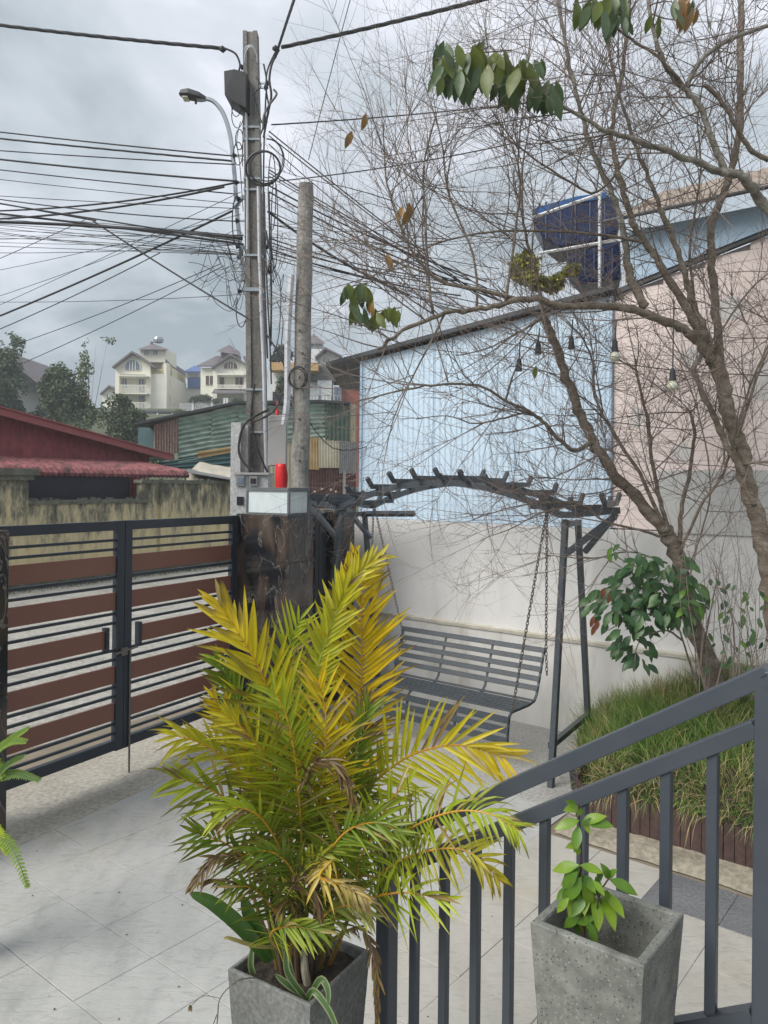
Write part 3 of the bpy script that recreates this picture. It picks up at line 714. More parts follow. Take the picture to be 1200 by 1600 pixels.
FR = [
 # main yellow frond to the upper left
 ([(470,1400,2.30),(456,1220,2.26),(436,1130,2.22),(412,1060,2.20),(380,1000,2.20),(345,945,2.22)], .175, LIM, YEL, 2, dict(ang=.85, droop=.1, wd=.0165, step=.021, start=.36)),
 # right hand yellow fan
 ([(500,1410,2.34),(548,1220,2.38),(562,1110,2.38),(566,1010,2.38),(564,935,2.38),(572,895,2.38)], .165, YEL, YEL, 1, dict(ang=1.1, droop=.1, wd=.0135, step=.0135, start=.34)),
 # tall upright frond arching right at the top
 ([(470,1400,2.30),(478,1200,2.30),(488,1080,2.30),(515,985,2.31),(550,905,2.33),(598,868,2.36)], .095, LIM, mixc(LIM, YEL, .6), 0, dict(ang=.8, wd=.013, start=.50, droop=.1, rc=(.3,.32,.04))),
 ([(470,1390,2.30),(474,1180,2.32),(486,1060,2.34),(520,960,2.36),(553,862,2.38)], .075, LIM, YEL, 0, dict(ang=.45, wd=.012, start=.6, rc=(.3,.32,.04))),
 # arching right frond in front of the bench
 ([(500,1400,2.30),(560,1255,2.26),(622,1192,2.22),(680,1168,2.20),(735,1166,2.18),(790,1186,2.17)], .165, LIM, YEL, 0, dict(ang=1.0, wd=.0125, step=.017, start=.40, side=(.05,-1,.15), vee=.15, droop=.22)),
 # right fronds over the railing
 ([(505,1420,2.28),(580,1335,2.2),(650,1290,2.1),(710,1268,2.03),(765,1272,1.98),(815,1300,1.95)], .115, GRN, LIM, 1, dict(ang=1.2, droop=.7, start=.33, side=(0,-.75,.65), step=.0145)),
 ([(510,1430,2.28),(570,1385,2.2),(625,1345,2.1),(690,1326,2.03),(740,1335,1.99),(783,1378,1.97)], .105, GRN, mixc(YEL, GRN, .4), 1, dict(ang=1.15, droop=.7, start=.3, side=(0,-.75,.65))),
 ([(505,1450,2.28),(545,1420,2.2),(590,1400,2.12),(640,1395,2.05),(690,1405,2.0)], .13, mixc(GRN,LIM,.3), LIM, 0, dict(ang=.8, droop=.35, start=.4, step=.018)),
 # left fronds
 ([(460,1400,2.28),(420,1270,2.2),(370,1200,2.14),(315,1162,2.1),(268,1148,2.08)], .135, GRN, mixc(LIM, YEL, .5), 1, dict(start=.35, droop=.5)),
 ([(455,1410,2.28),(405,1310,2.2),(355,1250,2.14),(300,1222,2.1),(268,1215,2.08)], .135, GRN, LIM, 2, dict(start=.3, droop=.35)),
 ([(452,1420,2.28),(400,1355,2.2),(352,1318,2.14),(302,1300,2.1)], .13, GRN, GRN, 1, dict(start=.25, droop=.3)),
 ([(452,1420,2.3),(410,1230,2.3),(390,1150,2.3),(362,1070,2.3),(338,1030,2.3)], .12, DGR, GRN, 1, dict(start=.40, rc=(.2,.25,.03), droop=.3)),
 ([(460,1400,2.34),(440,1180,2.36),(442,1080,2.38),(452,1010,2.38),(470,965,2.38)], .14, DGR, LIM, 0, dict(start=.45, rc=(.2,.25,.03), droop=.2)),
 ([(458,1400,2.3),(420,1240,2.24),(388,1180,2.2),(355,1125,2.18),(335,1090,2.17)], .12, LIM, YEL, 1, dict(start=.38, droop=.2)),
 # centre
 ([(470,1400,2.3),(440,1250,2.18),(412,1180,2.12),(380,1140,2.1),(352,1118,2.09)], .14, LIM, mixc(YEL, LIM, .4), 1, dict(start=.35, droop=.2)),
 ([(475,1400,2.28),(470,1280,2.16),(462,1190,2.11),(448,1120,2.1),(425,1075,2.1)], .15, GRN, LIM, 0, dict(start=.3, droop=.2)),
 ([(485,1400,2.28),(500,1270,2.18),(508,1180,2.14),(508,1110,2.14),(495,1060,2.15)], .14, mixc(LIM,YEL,.3), YEL, 0, dict(start=.35, droop=.25)),
 ([(490,1410,2.3),(530,1300,2.22),(550,1220,2.2),(562,1150,2.2),(580,1100,2.22)], .12, DGR, GRN, 1, dict(start=.3, rc=(.2,.25,.03))),
 ([(470,1410,2.26),(440,1330,2.14),(410,1280,2.08),(375,1262,2.05),(340,1268,2.04)], .13, GRN, LIM, 0, dict(start=.3, droop=.5)),
 ([(475,1490,2.3),(458,1380,2.26),(438,1310,2.24),(412,1240,2.24),(388,1190,2.24)], .11, DGR, LIM, 1, dict(start=.2)),
 ([(480,1410,2.3),(500,1310,2.2),(520,1240,2.18),(525,1180,2.17),(512,1130,2.17)], .11, GRN, YEL, 1, dict(start=.3)),
 ([(485,1420,2.26),(505,1350,2.12),(540,1300,2.08),(585,1285,2.05),(625,1300,2.04)], .12, GRN, GRN, 1, dict(start=.28, droop=.45)),
 ([(495,1430,2.26),(530,1370,2.18),(570,1330,2.14),(610,1250,2.14),(640,1225,2.14)], .12, GRN, LIM, 0, dict(start=.3, droop=.25)),
 ([(480,1430,2.24),(470,1390,2.1),(450,1350,2.06),(420,1330,2.03),(385,1335,2.0)], .12, DGR, GRN, 1, dict(start=.2, droop=.4)),
 ([(420,1430,2.24),(440,1395,2.16),(465,1372,2.12),(500,1340,2.1),(545,1318,2.1)], .065, LIM, (.38,.42,.08), 0, dict(start=.25, droop=.5, rc=(.38,.4,.08), wd=.010)),
 ([(455,1500,2.24),(425,1470,2.12),(430,1452,2.08),(460,1448,2.05),(502,1455,2.04)], .085, LIM, GRN, 0, dict(start=.45, droop=.4, wd=.011, step=.011)),
 ([(470,1500,2.26),(440,1440,2.2),(410,1400,2.16),(385,1385,2.12),(358,1388,2.1)], .10, DGR, GRN, 0, dict(start=.2, droop=.2)),
 ([(500,1490,2.3),(540,1390,2.26),(560,1330,2.24),(575,1270,2.24),(570,1220,2.24)], .11, DGR, GRN, 0, dict(start=.2)),
 ([(490,1480,2.3),(505,1380,2.3),(500,1300,2.3),(490,1230,2.3),(480,1160,2.3)], .12, DGR, GRN, 0, dict(start=.15)),
 ([(480,1480,2.38),(460,1350,2.42),(450,1260,2.44),(440,1190,2.44),(460,1120,2.44)], .13, DGR, GRN, 0, dict(start=.15)),
 ([(490,1480,2.28),(520,1430,2.2),(548,1395,2.14),(560,1360,2.1),(552,1330,2.08)], .09, GRN, GRN, 0, dict(start=.2)),
 ([(480,1480,2.26),(500,1440,2.12),(520,1420,2.08),(550,1415,2.05),(580,1430,2.03)], .09, GRN, mixc(GRN,STR,.3), 2, dict(start=.2, droop=.6)),
 ([(475,1400,2.26),(520,1345,2.06),(500,1370,2.02),(540,1385,2.0),(580,1410,1.99)], .07, YEL, STR, 2, dict(start=.4, droop=.9)),
]
for f_ in FR: frond(f_[0], f_[1], f_[2], f_[3], f_[4], **f_[5])
# dead brown fronds
DB = (.16, .10, .06)
for pp, ll in (([(515,1330,2.26),(545,1240,2.26),(565,1160,2.28),(575,1090,2.3)], .09), ([(470,1430,2.22),(450,1400,2.1),(480,1370,2.05),(500,1420,2.03)], .09),
               ([(440,1400,2.2),(380,1345,2.12),(335,1340,2.08),(300,1385,2.06)], .055), ([(430,1400,2.2),(370,1380,2.13),(330,1375,2.1),(296,1388,2.08)], .04),
               ([(500,1300,2.2),(480,1210,2.08),(520,1190,2.05),(560,1260,2.04)], .06), ([(500,1480,2.3),(560,1450,2.22),(585,1500,2.18),(590,1590,2.16)], .05)):
    frond(pp, ll, DB, mixc(DB, BRN, .5), 3, wd=.008, step=.013, droop=1.0, rc=(.25, .17, .10), ang=.5, start=.3)
# canes
for k in range(26):
    a_ = rnd(0, 6.28); r_ = rnd(.0, .085); p = Vector((P1.x+math.cos(a_)*r_, P1.y+math.sin(a_)*r_, .79)); q = p+Vector((math.cos(a_)*rnd(.02, .12), math.sin(a_)*.06, rnd(.2, .5)))
    m = MB(); m.c = []; m.tube(spline([p, (p+q)/2+Vector((rnd(-.01, .01), 0, 0)), q], 3), [.008, .0075, .007, .0065, .006, .0055, .005], 6)
    c = random.choice([(.10, .11, .03), (.16, .10, .035), (.11, .07, .045), (.25, .14, .03), (.07, .05, .035)]); m.c = [c]*len(m.v); m.build('cane', m_rachis, palm)
m = MB(); m.c = []; m.tube(spline([W(482, 1545, 2.24), W(476, 1515, 2.23), W(474, 1485, 2.24)], 3), [.013, .012, .012, .012, .012, .011, .010], 8); m.c = [(.36, .32, .24)]*len(m.v); m.build('cane', m_rachis, palm)
# strap leaves at the foot (striped spider plant) and a broad leaf
def strap(pp, wd, c, parent, name='strap_leaf', stripe=None, mat=None):
    pts = spline([W(*p) for p in pp], 5); m = MB(); m.c = []; n_ = len(pts)
    for k, p in enumerate(pts):
        tg = (pts[min(k+1, n_-1)]-pts[max(k-1, 0)]).normalized(); sd_ = tg.cross(Vector((0, -1, .4))).normalized(); nr = sd_.cross(tg)
        u = k/(n_-1); w_ = wd/2*(math.sin(math.pi*min(1, .12+u*.88))**.5 if u < .97 else .15)
        for j, x in enumerate((-1, -.5, 0, .5, 1)):
            m.v.append(p+sd_*w_*x+nr*w_*.35*abs(x)); m.c.append((stripe if stripe and j in (0, 4) else c))
    for k in range(n_-1):
        for j in range(4): a_ = k*5+j; m.f.append((a_, a_+5, a_+6, a_+1))
    return m.build(name, mat or m_palm, parent, smooth=True)
sp2 = thing('spider_plant', W(470, 1550, 2.22), 'striped spider plant growing at the foot of the palm', 'plant')
ST = (.42, .46, .26); SG = (.09, .17, .05)
for pp in ([(465,1555,2.2),(450,1500,2.15),(442,1460,2.14),(452,1430,2.14)], [(478,1560,2.16),(450,1520,2.13),(447,1480,2.12)], [(480,1562,2.15),(490,1548,2.12),(515,1580,2.09),(535,1630,2.07)],
           [(482,1562,2.15),(500,1530,2.12),(512,1545,2.10),(513,1570,2.09)], [(470,1552,2.17),(450,1538,2.14),(430,1522,2.13)], [(400,1530,2.28),(392,1508,2.27),(396,1470,2.28)]):
    strap(pp, .018, SG, sp2, stripe=ST)
for pp in ([(420,1500,2.25),(380,1450,2.2),(335,1412,2.17),(298,1396,2.16)], [(425,1500,2.25),(395,1440,2.22),(380,1400,2.2)]):
    strap(pp, .042, (.055, .13, .022), palm, 'broad_leaf')
strap([(440,1480,2.2),(400,1478,2.15),(360,1466,2.12),(350,1467,2.12)], .011, (.30, .26, .08), palm, 'broad_leaf')
# wiry runner hanging over the planter
rn = thing('wiry_stem', W(395, 1528, 2.2), 'thin wiry stem with a withered bud hanging over the planter side', 'stem')
m = MB(); m.tube(spline([W(400, 1528, 2.2), W(372, 1532, 2.16), W(345, 1558, 2.15), W(340, 1590, 2.15), W(336, 1640, 2.15)], 5), .0018, 5); m.tube(spline([W(343, 1560, 2.15), W(318, 1556, 2.15), W(300, 1570, 2.15)], 4), .0011, 4)
m.tube(spline([W(339, 1585, 2.15), W(332, 1606, 2.15), W(333, 1625, 2.15)], 3), .0014, 4)
m.build('runner', m_bark, rn)
m = MB(); m.c = []
for k in range(5): blade(m, W(298, 1570, 2.15), Vector((rnd(-.4, .2), 0, -1)), Vector((0, -1, 0)), .02, .007, BRN, STR, 0, 0)
m.build('withered_bud', m_palm, rn)

# ------------------------------------------------------------------ SEEDLING in the right pot
LEAFM = {}
def leafmesh(kind, c, c2, L_=1.0, W_=.42, curl=.25, fold=.25):
    if kind in LEAFM: return LEAFM[kind]
    vs, fs, cs = [], [], []; prof_ = (.06, .55, .92, 1.0, .86, .52, .04); n_ = len(prof_)
    for k, w_ in enumerate(prof_):
        u = k/(n_-1); z = -curl*u*u
        for x in (-1, 0, 1):
            vs.append((x*w_*W_/2*L_, u*L_, z+abs(x)*w_*fold*W_/2+.012*math.sin(k*2.1+x))); cc = mixc(c, c2, u*.6+.2*(x == 0)); cs.append(cc)
    for k in range(n_-1):
        for j in range(2): a_ = k*3+j; fs.append((a_, a_+1, a_+4, a_+3))
    me = bpy.data.meshes.new(kind); me.from_pydata(vs, [], fs); me.materials.append(m_leaf)
    at = me.color_attributes.new('Col', 'FLOAT_COLOR', 'POINT'); fl = []
    for q in cs: fl += [*q, 1]
    at.data.foreach_set('color', fl); me.polygons.foreach_set('use_smooth', [True]*len(me.polygons)); LEAFM[kind] = me; return me
def putleaf(parent, kind, pos, d, nrm, size, name='leaf'):
    o = bpy.data.objects.new(name, LEAFM[kind]); COL.objects.link(o); o.parent = parent
    y = Vector(d).normalized(); x = y.cross(Vector(nrm)); x = x.normalized() if x.length > 1e-4 else y.cross(ZX).normalized(); z = x.cross(y)
    mt = Matrix((x, y, z)).transposed().to_4x4(); mt = Matrix.Translation(Vector(pos)-ORG[parent.name]) @ mt @ Matrix.Scale(size, 4)
    o.matrix_local = mt; return o
leafmesh('bright', (.12, .25, .018), (.27, .37, .03)); leafmesh('bright2', (.07, .17, .018), (.15, .27, .025)); leafmesh('dark', (.035, .085, .03), (.05, .12, .045), 1, .5); leafmesh('dark2', (.05, .12, .035), (.09, .17, .05), 1, .5)
leafmesh('redleaf', (.20, .07, .03), (.14, .05, .03), 1, .42); leafmesh('hang', (.085, .13, .055), (.07, .12, .05), 1, .35, .1); leafmesh('hang2', (.14, .17, .03), (.10, .14, .03), 1, .42, .1)
leafmesh('hangbrown', (.34, .19, .05), (.22, .13, .05), 1, .42, .3); leafmesh('yellowleaf', (.38, .36, .05), (.42, .40, .06), 1, .34)
sl = thing('seedling', (P2.x, P2.y, 1.145), 'small bright green leafy seedling growing in the speckled planter', 'plant')
Ys = P2.y+.0
b0 = Vector((P2.x-.035, P2.y+.01, 1.14))
stem = [b0, W(905, 1400, Ys), W(908, 1350, Ys), W(906, 1300, Ys), W(904, 1256, Ys)]
MB().tube(spline(stem, 5), [.004-.0022*k/20 for k in range(21)], 6).build('stem', m_slat, sl)
st2 = [b0, W(935, 1405, Ys-.02), W(945, 1382, Ys-.03), W(952, 1372, Ys-.03)]; MB().tube(spline(st2, 4), .002, 5).build('stem', m_slat, sl)
for x0, y0, x1, y1, sz in ((905,1262,868,1263,.058),(903,1262,890,1250,.05),(906,1262,907,1282,.05),(905,1282,866,1292,.062),(908,1285,945,1272,.062),(912,1284,955,1286,.07),(910,1285,922,1298,.04),(904,1290,898,1330,.06),
    (904,1320,882,1322,.045),(905,1322,903,1332,.03),(905,1352,862,1357,.07),(906,1352,928,1357,.055),(905,1356,875,1380,.06),(904,1358,884,1375,.06),(903,1362,866,1388,.055),(906,1360,912,1395,.06),(904,1370,872,1420,.075),
    (908,1370,885,1412,.07),(912,1368,930,1392,.06),(908,1378,928,1415,.075),(912,1385,914,1430,.07),(906,1390,908,1440,.07),(915,1392,934,1455,.08),(905,1395,912,1462,.07),(900,1392,890,1430,.06),(898,1380,868,1422,.06),
    (928,1400,940,1452,.075),(940,1400,966,1450,.078),(945,1395,968,1418,.07),(940,1392,962,1412,.06),(952,1374,942,1346,.05),(952,1374,985,1388,.07),(950,1372,965,1352,.04),(938,1402,925,1455,.07)):
    a_ = W(x0, y0, Ys+rnd(-.03, .03)); b_ = W(x1, y1, Ys+rnd(-.06, .0)); putleaf(sl, random.choice(['bright', 'bright', 'bright2']), a_, b_-a_, Vector((rnd(-.3, .3), -.8, .8)), sz*.92)

for k in range(26):
    y_ = rnd(1355, 1440); x_ = rnd(885, 935); a_ = W(x_, y_, Ys+rnd(-.04, .05)); putleaf(sl, random.choice(['bright', 'bright2', 'bright2']), a_, Vector((rnd(-.8, .8), rnd(-.5, .3), -rnd(.1, 1))), Vector((rnd(-.4, .4), -.8, .8)), rnd(.035, .06))
# ------------------------------------------------------------------ GARDEN BED
bed = thing('garden_bed', S(-.7, 5.6, 0), 'raised soil bed edged with brown slats along the wall', 'garden bed')
def edge_s(t): return -2.2-.75*max(0, min(1, (t-4.9)/1.6))
def mound(s, t):
    p = max(0, min(1, (t-4.86)/1.7)); zb = max(.05, min(.72, .1+.6*(s+2.95)/1.15)); e = max(0, min(1, (s-edge_s(t))/.25))
    zf = .24; z = zf+(zb-zf)*p*(1 if zb > zf else 1); return max(.012, z*(.35+.65*e))+.03*noise.noise(Vector((s*2, t*2, 0)))
bd = MB(); ni, nj = 60, 26
for i in range(ni+1):
    for j in range(nj+1):
        t = 4.86+(6.565-4.86)*j/nj; s0 = edge_s(t); s_ = s0+(1.4-s0)*i/ni; bd.v.append(S(s_, t, mound(s_, t)))
for i in range(ni):
    for j in range(nj): a_ = i*(nj+1)+j; bd.f.append((a_, a_+1, a_+nj+2, a_+nj+1))
bd.build('soil', m_soil, bed, smooth=True)
path = []; s_ = 1.4
while s_ > -2.08: path.append((s_, 4.83)); s_ -= .062
for k in range(1, 6): an = k/5*math.pi/2*.85; path.append((-2.08-.17*math.sin(an), 4.83+.17*(1-math.cos(an))))
for k in range(1, 9): path.append((-2.255-.045*k*.5, 4.98+.062*k))
for k in range(len(path)-1):
    a_ = S(*path[k]); b_ = S(*path[k+1]); d = (b_-a_); nrm = d.cross(UP).normalized(); h = .27+rnd(-.012, .012)-(.0 if k < 60 else .012*(k-60)*.8)
    MB().box((a_+b_)/2+UP*(h/2+.01)+nrm*rnd(-.003, .003), d/2*.93, nrm*.006, UP*(h/2)).build('edging_slat', m_slat, bed)
# cement footing under the slats
cf = MB(); n_ = 90
for i in range(n_+1):
    s_ = -2.25+3.7*i/n_; jn = .02*noise.noise(Vector((s_*7, 0, 0))); jz = .01*noise.noise(Vector((s_*13, 3, 0)))
    cf.v += [S(s_, 4.63+jn, .001), S(s_, 4.66+jn, .028+jz), S(s_, 4.73, .045+jz*1.5), S(s_, 4.825, .06+jz)]
for i in range(n_):
    for j in range(3): a_ = i*4+j; cf.f.append((a_, a_+4, a_+5, a_+1))
cf.build('cement_footing', m_cement, bed, smooth=True)
# grass
gr = MB(); gr.c = []
def gblade(p, d, ln, wd, c, droop):
    q = Vector(p); dd = Vector(d).normalized(); sd_ = dd.cross(Vector((rnd(-1, 1), rnd(-1, 1), .2))).normalized(); i0 = len(gr.v)
    for k in range(4):
        w_ = wd*(1, .85, .55, .05)[k]; gr.v += [q-sd_*w_, q+sd_*w_]; cc = mixc(c, (c[0]*1.3, c[1]*1.25, c[2]*1.2), k/3); gr.c += [cc, cc]
        if k < 3: q = q+dd*(ln/3); dd = (dd+Vector((0, 0, -droop))).normalized(); gr.f.append((i0+2*k, i0+2*k+1, i0+2*k+3, i0+2*k+2))
for k in range(21000):
    t = 4.86+1.68*random.random()**.8; s0 = edge_s(t)+.02; s_ = s0+(1.2-s0)*random.random()
    nn = noise.noise(Vector((s_*2.2, t*2.2, 5)))
    if s_ > -1.9 and t > 6.1 and random.random() < .3: continue
    p = S(s_, t, mound(s_, t)-.01); front = max(0, 1-(t-4.86)/.5)
    dry = random.random() < (.09+.40*front+.25*(nn < -.15)+.3*(s_ < -2.3)*(t < 5.6))
    c = (rnd(.36, .52), rnd(.31, .43), rnd(.15, .22)) if dry else mixc((.06, .135, .022), (.16, .26, .048), random.random())
    cl = noise.noise(Vector((s_*6, t*6, 1)))
    d = Vector((rnd(-.5, .5), rnd(-.5, .5), 1))+XT*(-1.0*front)+XS*cl*.6
    gblade(p, d, rnd(.12, .31)*(1+.35*nn)*(1.15 if front > .5 else 1), rnd(.0018, .0034), c, rnd(.15, .5)+.5*front)
for k in range(1500):   # tall wispy seed grass near the wall
    s_ = rnd(-2.75, -1.2); t = rnd(6.2, 6.5); gblade(S(s_, t, mound(s_, t)), Vector((rnd(-.25, .25), rnd(-.2, .1), 1)), rnd(.18, .34), .0014, random.choice([(.10, .17, .04), (.35, .27, .17)]), rnd(.05, .2))
tag(gr.build('grass', m_grass, org=S(-1, 5.6, .3)), 'unmown green grass with dry straw blades covering the raised bed', 'grass', kind='stuff')
# dead leaves at the swing foot and the bucket
bk = thing('plastic_pot', S(-2.42, 5.42, 0), 'small black plastic pot by the corner of the garden bed', 'plant pot')
m = MB(); c = S(-2.42, 5.42, 0); m.tube([c+UP*.005, c+UP*.19, c+UP*.2, c+UP*.2, c+UP*.17], [.075, .1, .106, .094, .09], 20, cap=False); m.build('pot_body', m_black, bk, smooth=False)
MB().tube([c+UP*.16, c+UP*.165], .09, 16).build('soil', m_soil, bk)
lt_ = MB(); lt_.c = []
for k in range(420):
    p = S(-2.72+random.gauss(0, .09)+.1*random.random(), 6.0+random.gauss(0, .17), .004+abs(random.gauss(0, .022))); c = random.choice([(.16, .09, .05), (.10, .055, .035), (.24, .16, .09)])
    d = Vector((rnd(-1, 1), rnd(-1, 1), rnd(-.1, .4))); e_ = d.cross(Vector((rnd(-.4, .4), rnd(-.4, .4), 1))).normalized()*rnd(.008, .014); d = d.normalized()*rnd(.02, .04)
    i0 = len(lt_.v); lt_.v += [p, p+d*.5+e_, p+d, p+d*.5-e_]; lt_.c += [c]*4; lt_.f.append((i0, i0+1, i0+2, i0+3))
tag(lt_.build('leaf_litter', m_grass), 'brown dead leaves heaped at the right foot of the swing', 'dead leaves', kind='stuff')

# ------------------------------------------------------------------ BARE TREES
def rvec(): return Vector((random.gauss(0, 1), random.gauss(0, 1), random.gauss(0, 1))).normalized()
class Tree:
    def __init__(s, root): s.root = root; s.tw = MB(); s.src = []
    def limb(s, pp, r0, r1, mat=None, name='branch', twigs=True, per=5, sides=9):
        """pp: (px,py,Y) control points"""
        pts = spline([W(*p) for p in pp], per); n_ = len(pts)
        for k in range(1, n_-1): pts[k] += rvec()*min(.012, r0*.25)
        r0 *= .88; r1 *= .9; rr = [(r0+(r1-r0)*(k/(n_-1))**.8)*(1+.10*math.sin(k*2.3)*(r0 > .02)) for k in range(n_)]
        m = MB(); m.tube(pts, rr, sides if r0 > .015 else 6); m.build(name, mat or m_bark, s.root, smooth=True)
        if twigs: s.src.append((pts, rr))
        return pts
    def shoot(s, p, d, ln, r, lvl, up=.35):
        d = d.normalized(); n_ = 5 if lvl < 2 else 3; pts = [Vector(p)]; q = Vector(p); cv = rvec()*.20
        for k in range(n_):
            d = (d+cv*.5+rvec()*.10+UP*up*.22).normalized(); q = q+d*(ln/n_)
            q.y = max(3.0, q.y)
            lim = (6.42-.624*q.x)/.782
            if q.y > lim: q.y = lim; d.y = min(d.y, 0)
            pts.append(q.copy())
        s.tw.tube(pts, [r*(1-.72*k/n_) for k in range(n_+1)], 4 if lvl == 0 else 3, cap=False)
        if lvl < 2:
            cnt = int(ln/(.07 if lvl == 0 else .15))
            for i in range(cnt):
                k = random.randrange(1, n_); f = random.random(); pp = pts[k].lerp(pts[min(k+1, n_)], f); dd = (pts[min(k+1, n_)]-pts[k-1]).normalized()
                s.shoot(pp, dd*.75+rvec()*.75+UP*.15, ln*rnd(.22, .5), r*rnd(.42, .6), lvl+1, up)
    def grow(s, dens, lmin, lmax, r=.0042, bias=Vector((-.15, 0, .55)), up=.35):
        for pts, rr in s.src:
            tot = sum((b_-a_).length for a_, b_ in zip(pts[:-1], pts[1:])); cnt = int(tot*dens)
            for i in range(cnt):
                u = rnd(.12, 1)**.8; k = min(len(pts)-2, int(u*(len(pts)-1))); p = pts[k].lerp(pts[k+1], random.random()); tg = (pts[k+1]-pts[k]).normalized()
                d = tg*rnd(.1, .7)+rvec()*.8+bias
                d.y *= .8
                s.shoot(p, d, rnd(lmin, lmax), min(rr[k]*.6, r*rnd(.7, 1.25)), 0, up)
        s.tw.build('twig', m_twig, s.root)['kind'] = 'stuff'
# tree A: leaning trunk next to the swing
baseA = W(1122, 1112, 5.72)
ta = thing('bare_tree', baseA, 'leafless tree with a leaning grey brown trunk right of the swing', 'tree')
T = Tree(ta)
T.limb([(1128,1120,5.7),(1112,1050,5.7),(1085,975,5.68),(1068,905,5.66),(1056,862,5.64),(1040,828,5.62)], .078, .060, name='trunk', twigs=False, sides=14)
T.limb([(1042,832,5.62),(1000,785,5.6),(960,740,5.55),(926,690,5.5),(904,640,5.45),(884,590,5.4),(864,530,5.35),(850,492,5.3)], .052, .030, sides=11)
T.limb([(850,495,5.3),(838,430,5.3),(822,370,5.3),(816,320,5.3),(818,250,5.3),(830,180,5.3)], .017, .005)
T.limb([(926,690,5.5),(900,704,5.4),(877,690,5.3),(853,663,5.25),(827,643,5.2),(790,627,5.15),(747,603,5.1),(683,601,5.0),(633,609,4.95),(553,628,4.9)], .020, .0055)
T.limb([(827,643,5.2),(780,655,5.1),(740,662,5.1),(700,650,5.0),(650,655,5.0)], .010, .003)
T.limb([(790,627,5.15),(800,590,5.1),(815,560,5.1),(840,530,5.1)], .010, .004)
T.limb([(1030,838,5.6),(1000,828,5.5),(946,815,5.4),(909,789,5.35),(860,785,5.3),(800,792,5.25),(740,812,5.2)], .013, .004)
T.limb([(909,789,5.35),(850,800,5.2),(800,825,5.15),(760,840,5.1)], .008, .003)
T.limb([(1042,880,5.6),(985,862,5.5),(930,872,5.4),(880,870,5.35),(850,866,5.3)], .009, .004)
T.limb([(1048,835,5.62),(1035,795,5.6),(1020,730,5.58),(1013,660,5.55),(998,600,5.5),(992,560,5.5)], .022, .008)
T.limb([(1062,850,5.62),(1064,800,5.65),(1078,740,5.7),(1085,680,5.7),(1078,642,5.7)], .020, .012)
T.limb([(1040,828,5.6),(1000,740,5.5),(960,680,5.5),(930,620,5.5),(925,560,5.5),(905,520,5.45)], .018, .006)
T.limb([(1060,870,5.6),(1095,790,5.4),(1130,740,5.3),(1160,640,5.2),(1190,560,5.1),(1230,480,5.0)], .014, .006)
T.limb([(1070,900,5.6),(1090,850,5.5),(1110,760,5.4),(1090,640,5.4),(1060,560,5.4)], .009, .004)
T.grow(15, .35, 1.05, .0044, Vector((-.2, 0, .12)), up=.12)
# tree B: thick trunk at the right edge with lichen
baseB = W(1235, 1120, 5.3)
tb = thing('bare_tree', baseB, 'tall leafless tree with many spreading limbs at the right edge of the photo', 'tree')
T = Tree(tb)
T.limb([(1240,1130,5.3),(1215,1000,5.3),(1200,905,5.3),(1192,850,5.28),(1180,800,5.26),(1165,745,5.24),(1156,695,5.22),(1140,650,5.2),(1128,600,5.18),(1112,560,5.15)], .070, .052, name='trunk', twigs=False, sides=14)
T.limb([(1178,790,5.22),(1165,745,5.18),(1135,695,5.15),(1112,645,5.12),(1092,600,5.12),(1085,575,5.12),(1100,550,5.15)], .030, .016)
T.limb([(1112,565,5.15),(1088,530,5.1),(1055,508,5.05),(1010,490,5.0),(950,478,4.95),(880,478,4.9),(835,466,4.85),(790,474,4.8),(740,484,4.75),(695,490,4.7),(640,512,4.7),(590,545,4.7)], .040, .011, sides=10)
T.limb([(1110,560,5.15),(1090,510,5.1),(1060,460,5.05),(1032,412,5.0),(1010,380,5.0),(988,348,4.95),(972,290,4.9),(958,235,4.9),(958,190,4.9),(972,110,4.9),(985,0,4.9),(988,-60,4.9)], .036, .010)
T.limb([(1012,380,5.0),(960,370,4.95),(880,362,4.9),(780,362,4.85),(700,375,4.8),(640,402,4.8),(600,430,4.8)], .013, .004)
T.limb([(1112,555,5.15),(1100,513,5.1),(1080,467,5.1),(1067,413,5.1),(1047,360,5.1),(1027,313,5.1),(1010,270,5.1),(985,205,5.1),(960,120,5.1),(950,40,5.1)], .030, .008)
T.limb([(980,413,5.0),(973,353,5.05),(957,305,5.1),(930,245,5.1),(916,206,5.1),(902,150,5.1),(888,91,5.1),(872,0,5.1),(868,-60,5.1)], .026, .010, mat=m_bark2)
T.limb([(1010,480,5.0),(990,445,5.0),(980,413,5.0)], .034, .028, twigs=False)
T.limb([(1130,610,5.18),(1120,510,5.2),(1112,420,5.2),(1112,355,5.2),(1138,285,5.2),(1155,200,5.2),(1158,60,5.2),(1156,-60,5.2)], .034, .022)
T.limb([(1090,500,5.15),(1078,400,5.2),(1088,320,5.2),(1095,260,5.2),(1090,180,5.2),(1105,100,5.2)], .012, .005)
T.limb([(1215,345,4.7),(1182,302,4.65),(1160,275,4.6),(1130,270,4.6),(1090,252,4.55),(1040,236,4.5),(970,212,4.45),(920,190,4.4),(870,160,4.35),(830,120,4.3)], .040, .007, mat=m_bark2)
T.limb([(1132,270,4.6),(1112,215,4.6),(1095,168,4.6),(1072,142,4.6),(1042,108,4.55),(1022,50,4.5),(1008,-30,4.5)], .024, .012, mat=m_bark2)
T.limb([(1200,250,4.7),(1172,232,4.65),(1150,195,4.6),(1125,155,4.6),(1100,132,4.6)], .018, .014, mat=m_bark)
T.limb([(1230,30,4.7),(1195,42,4.7),(1140,62,4.65),(1105,85,4.6),(1085,110,4.6),(1070,140,4.6)], .012, .018, mat=m_bark2)
T.limb([(1075,142,4.6),(1030,90,4.5),(985,60,4.5),(940,20,4.4),(900,-40,4.4)], .013, .006)
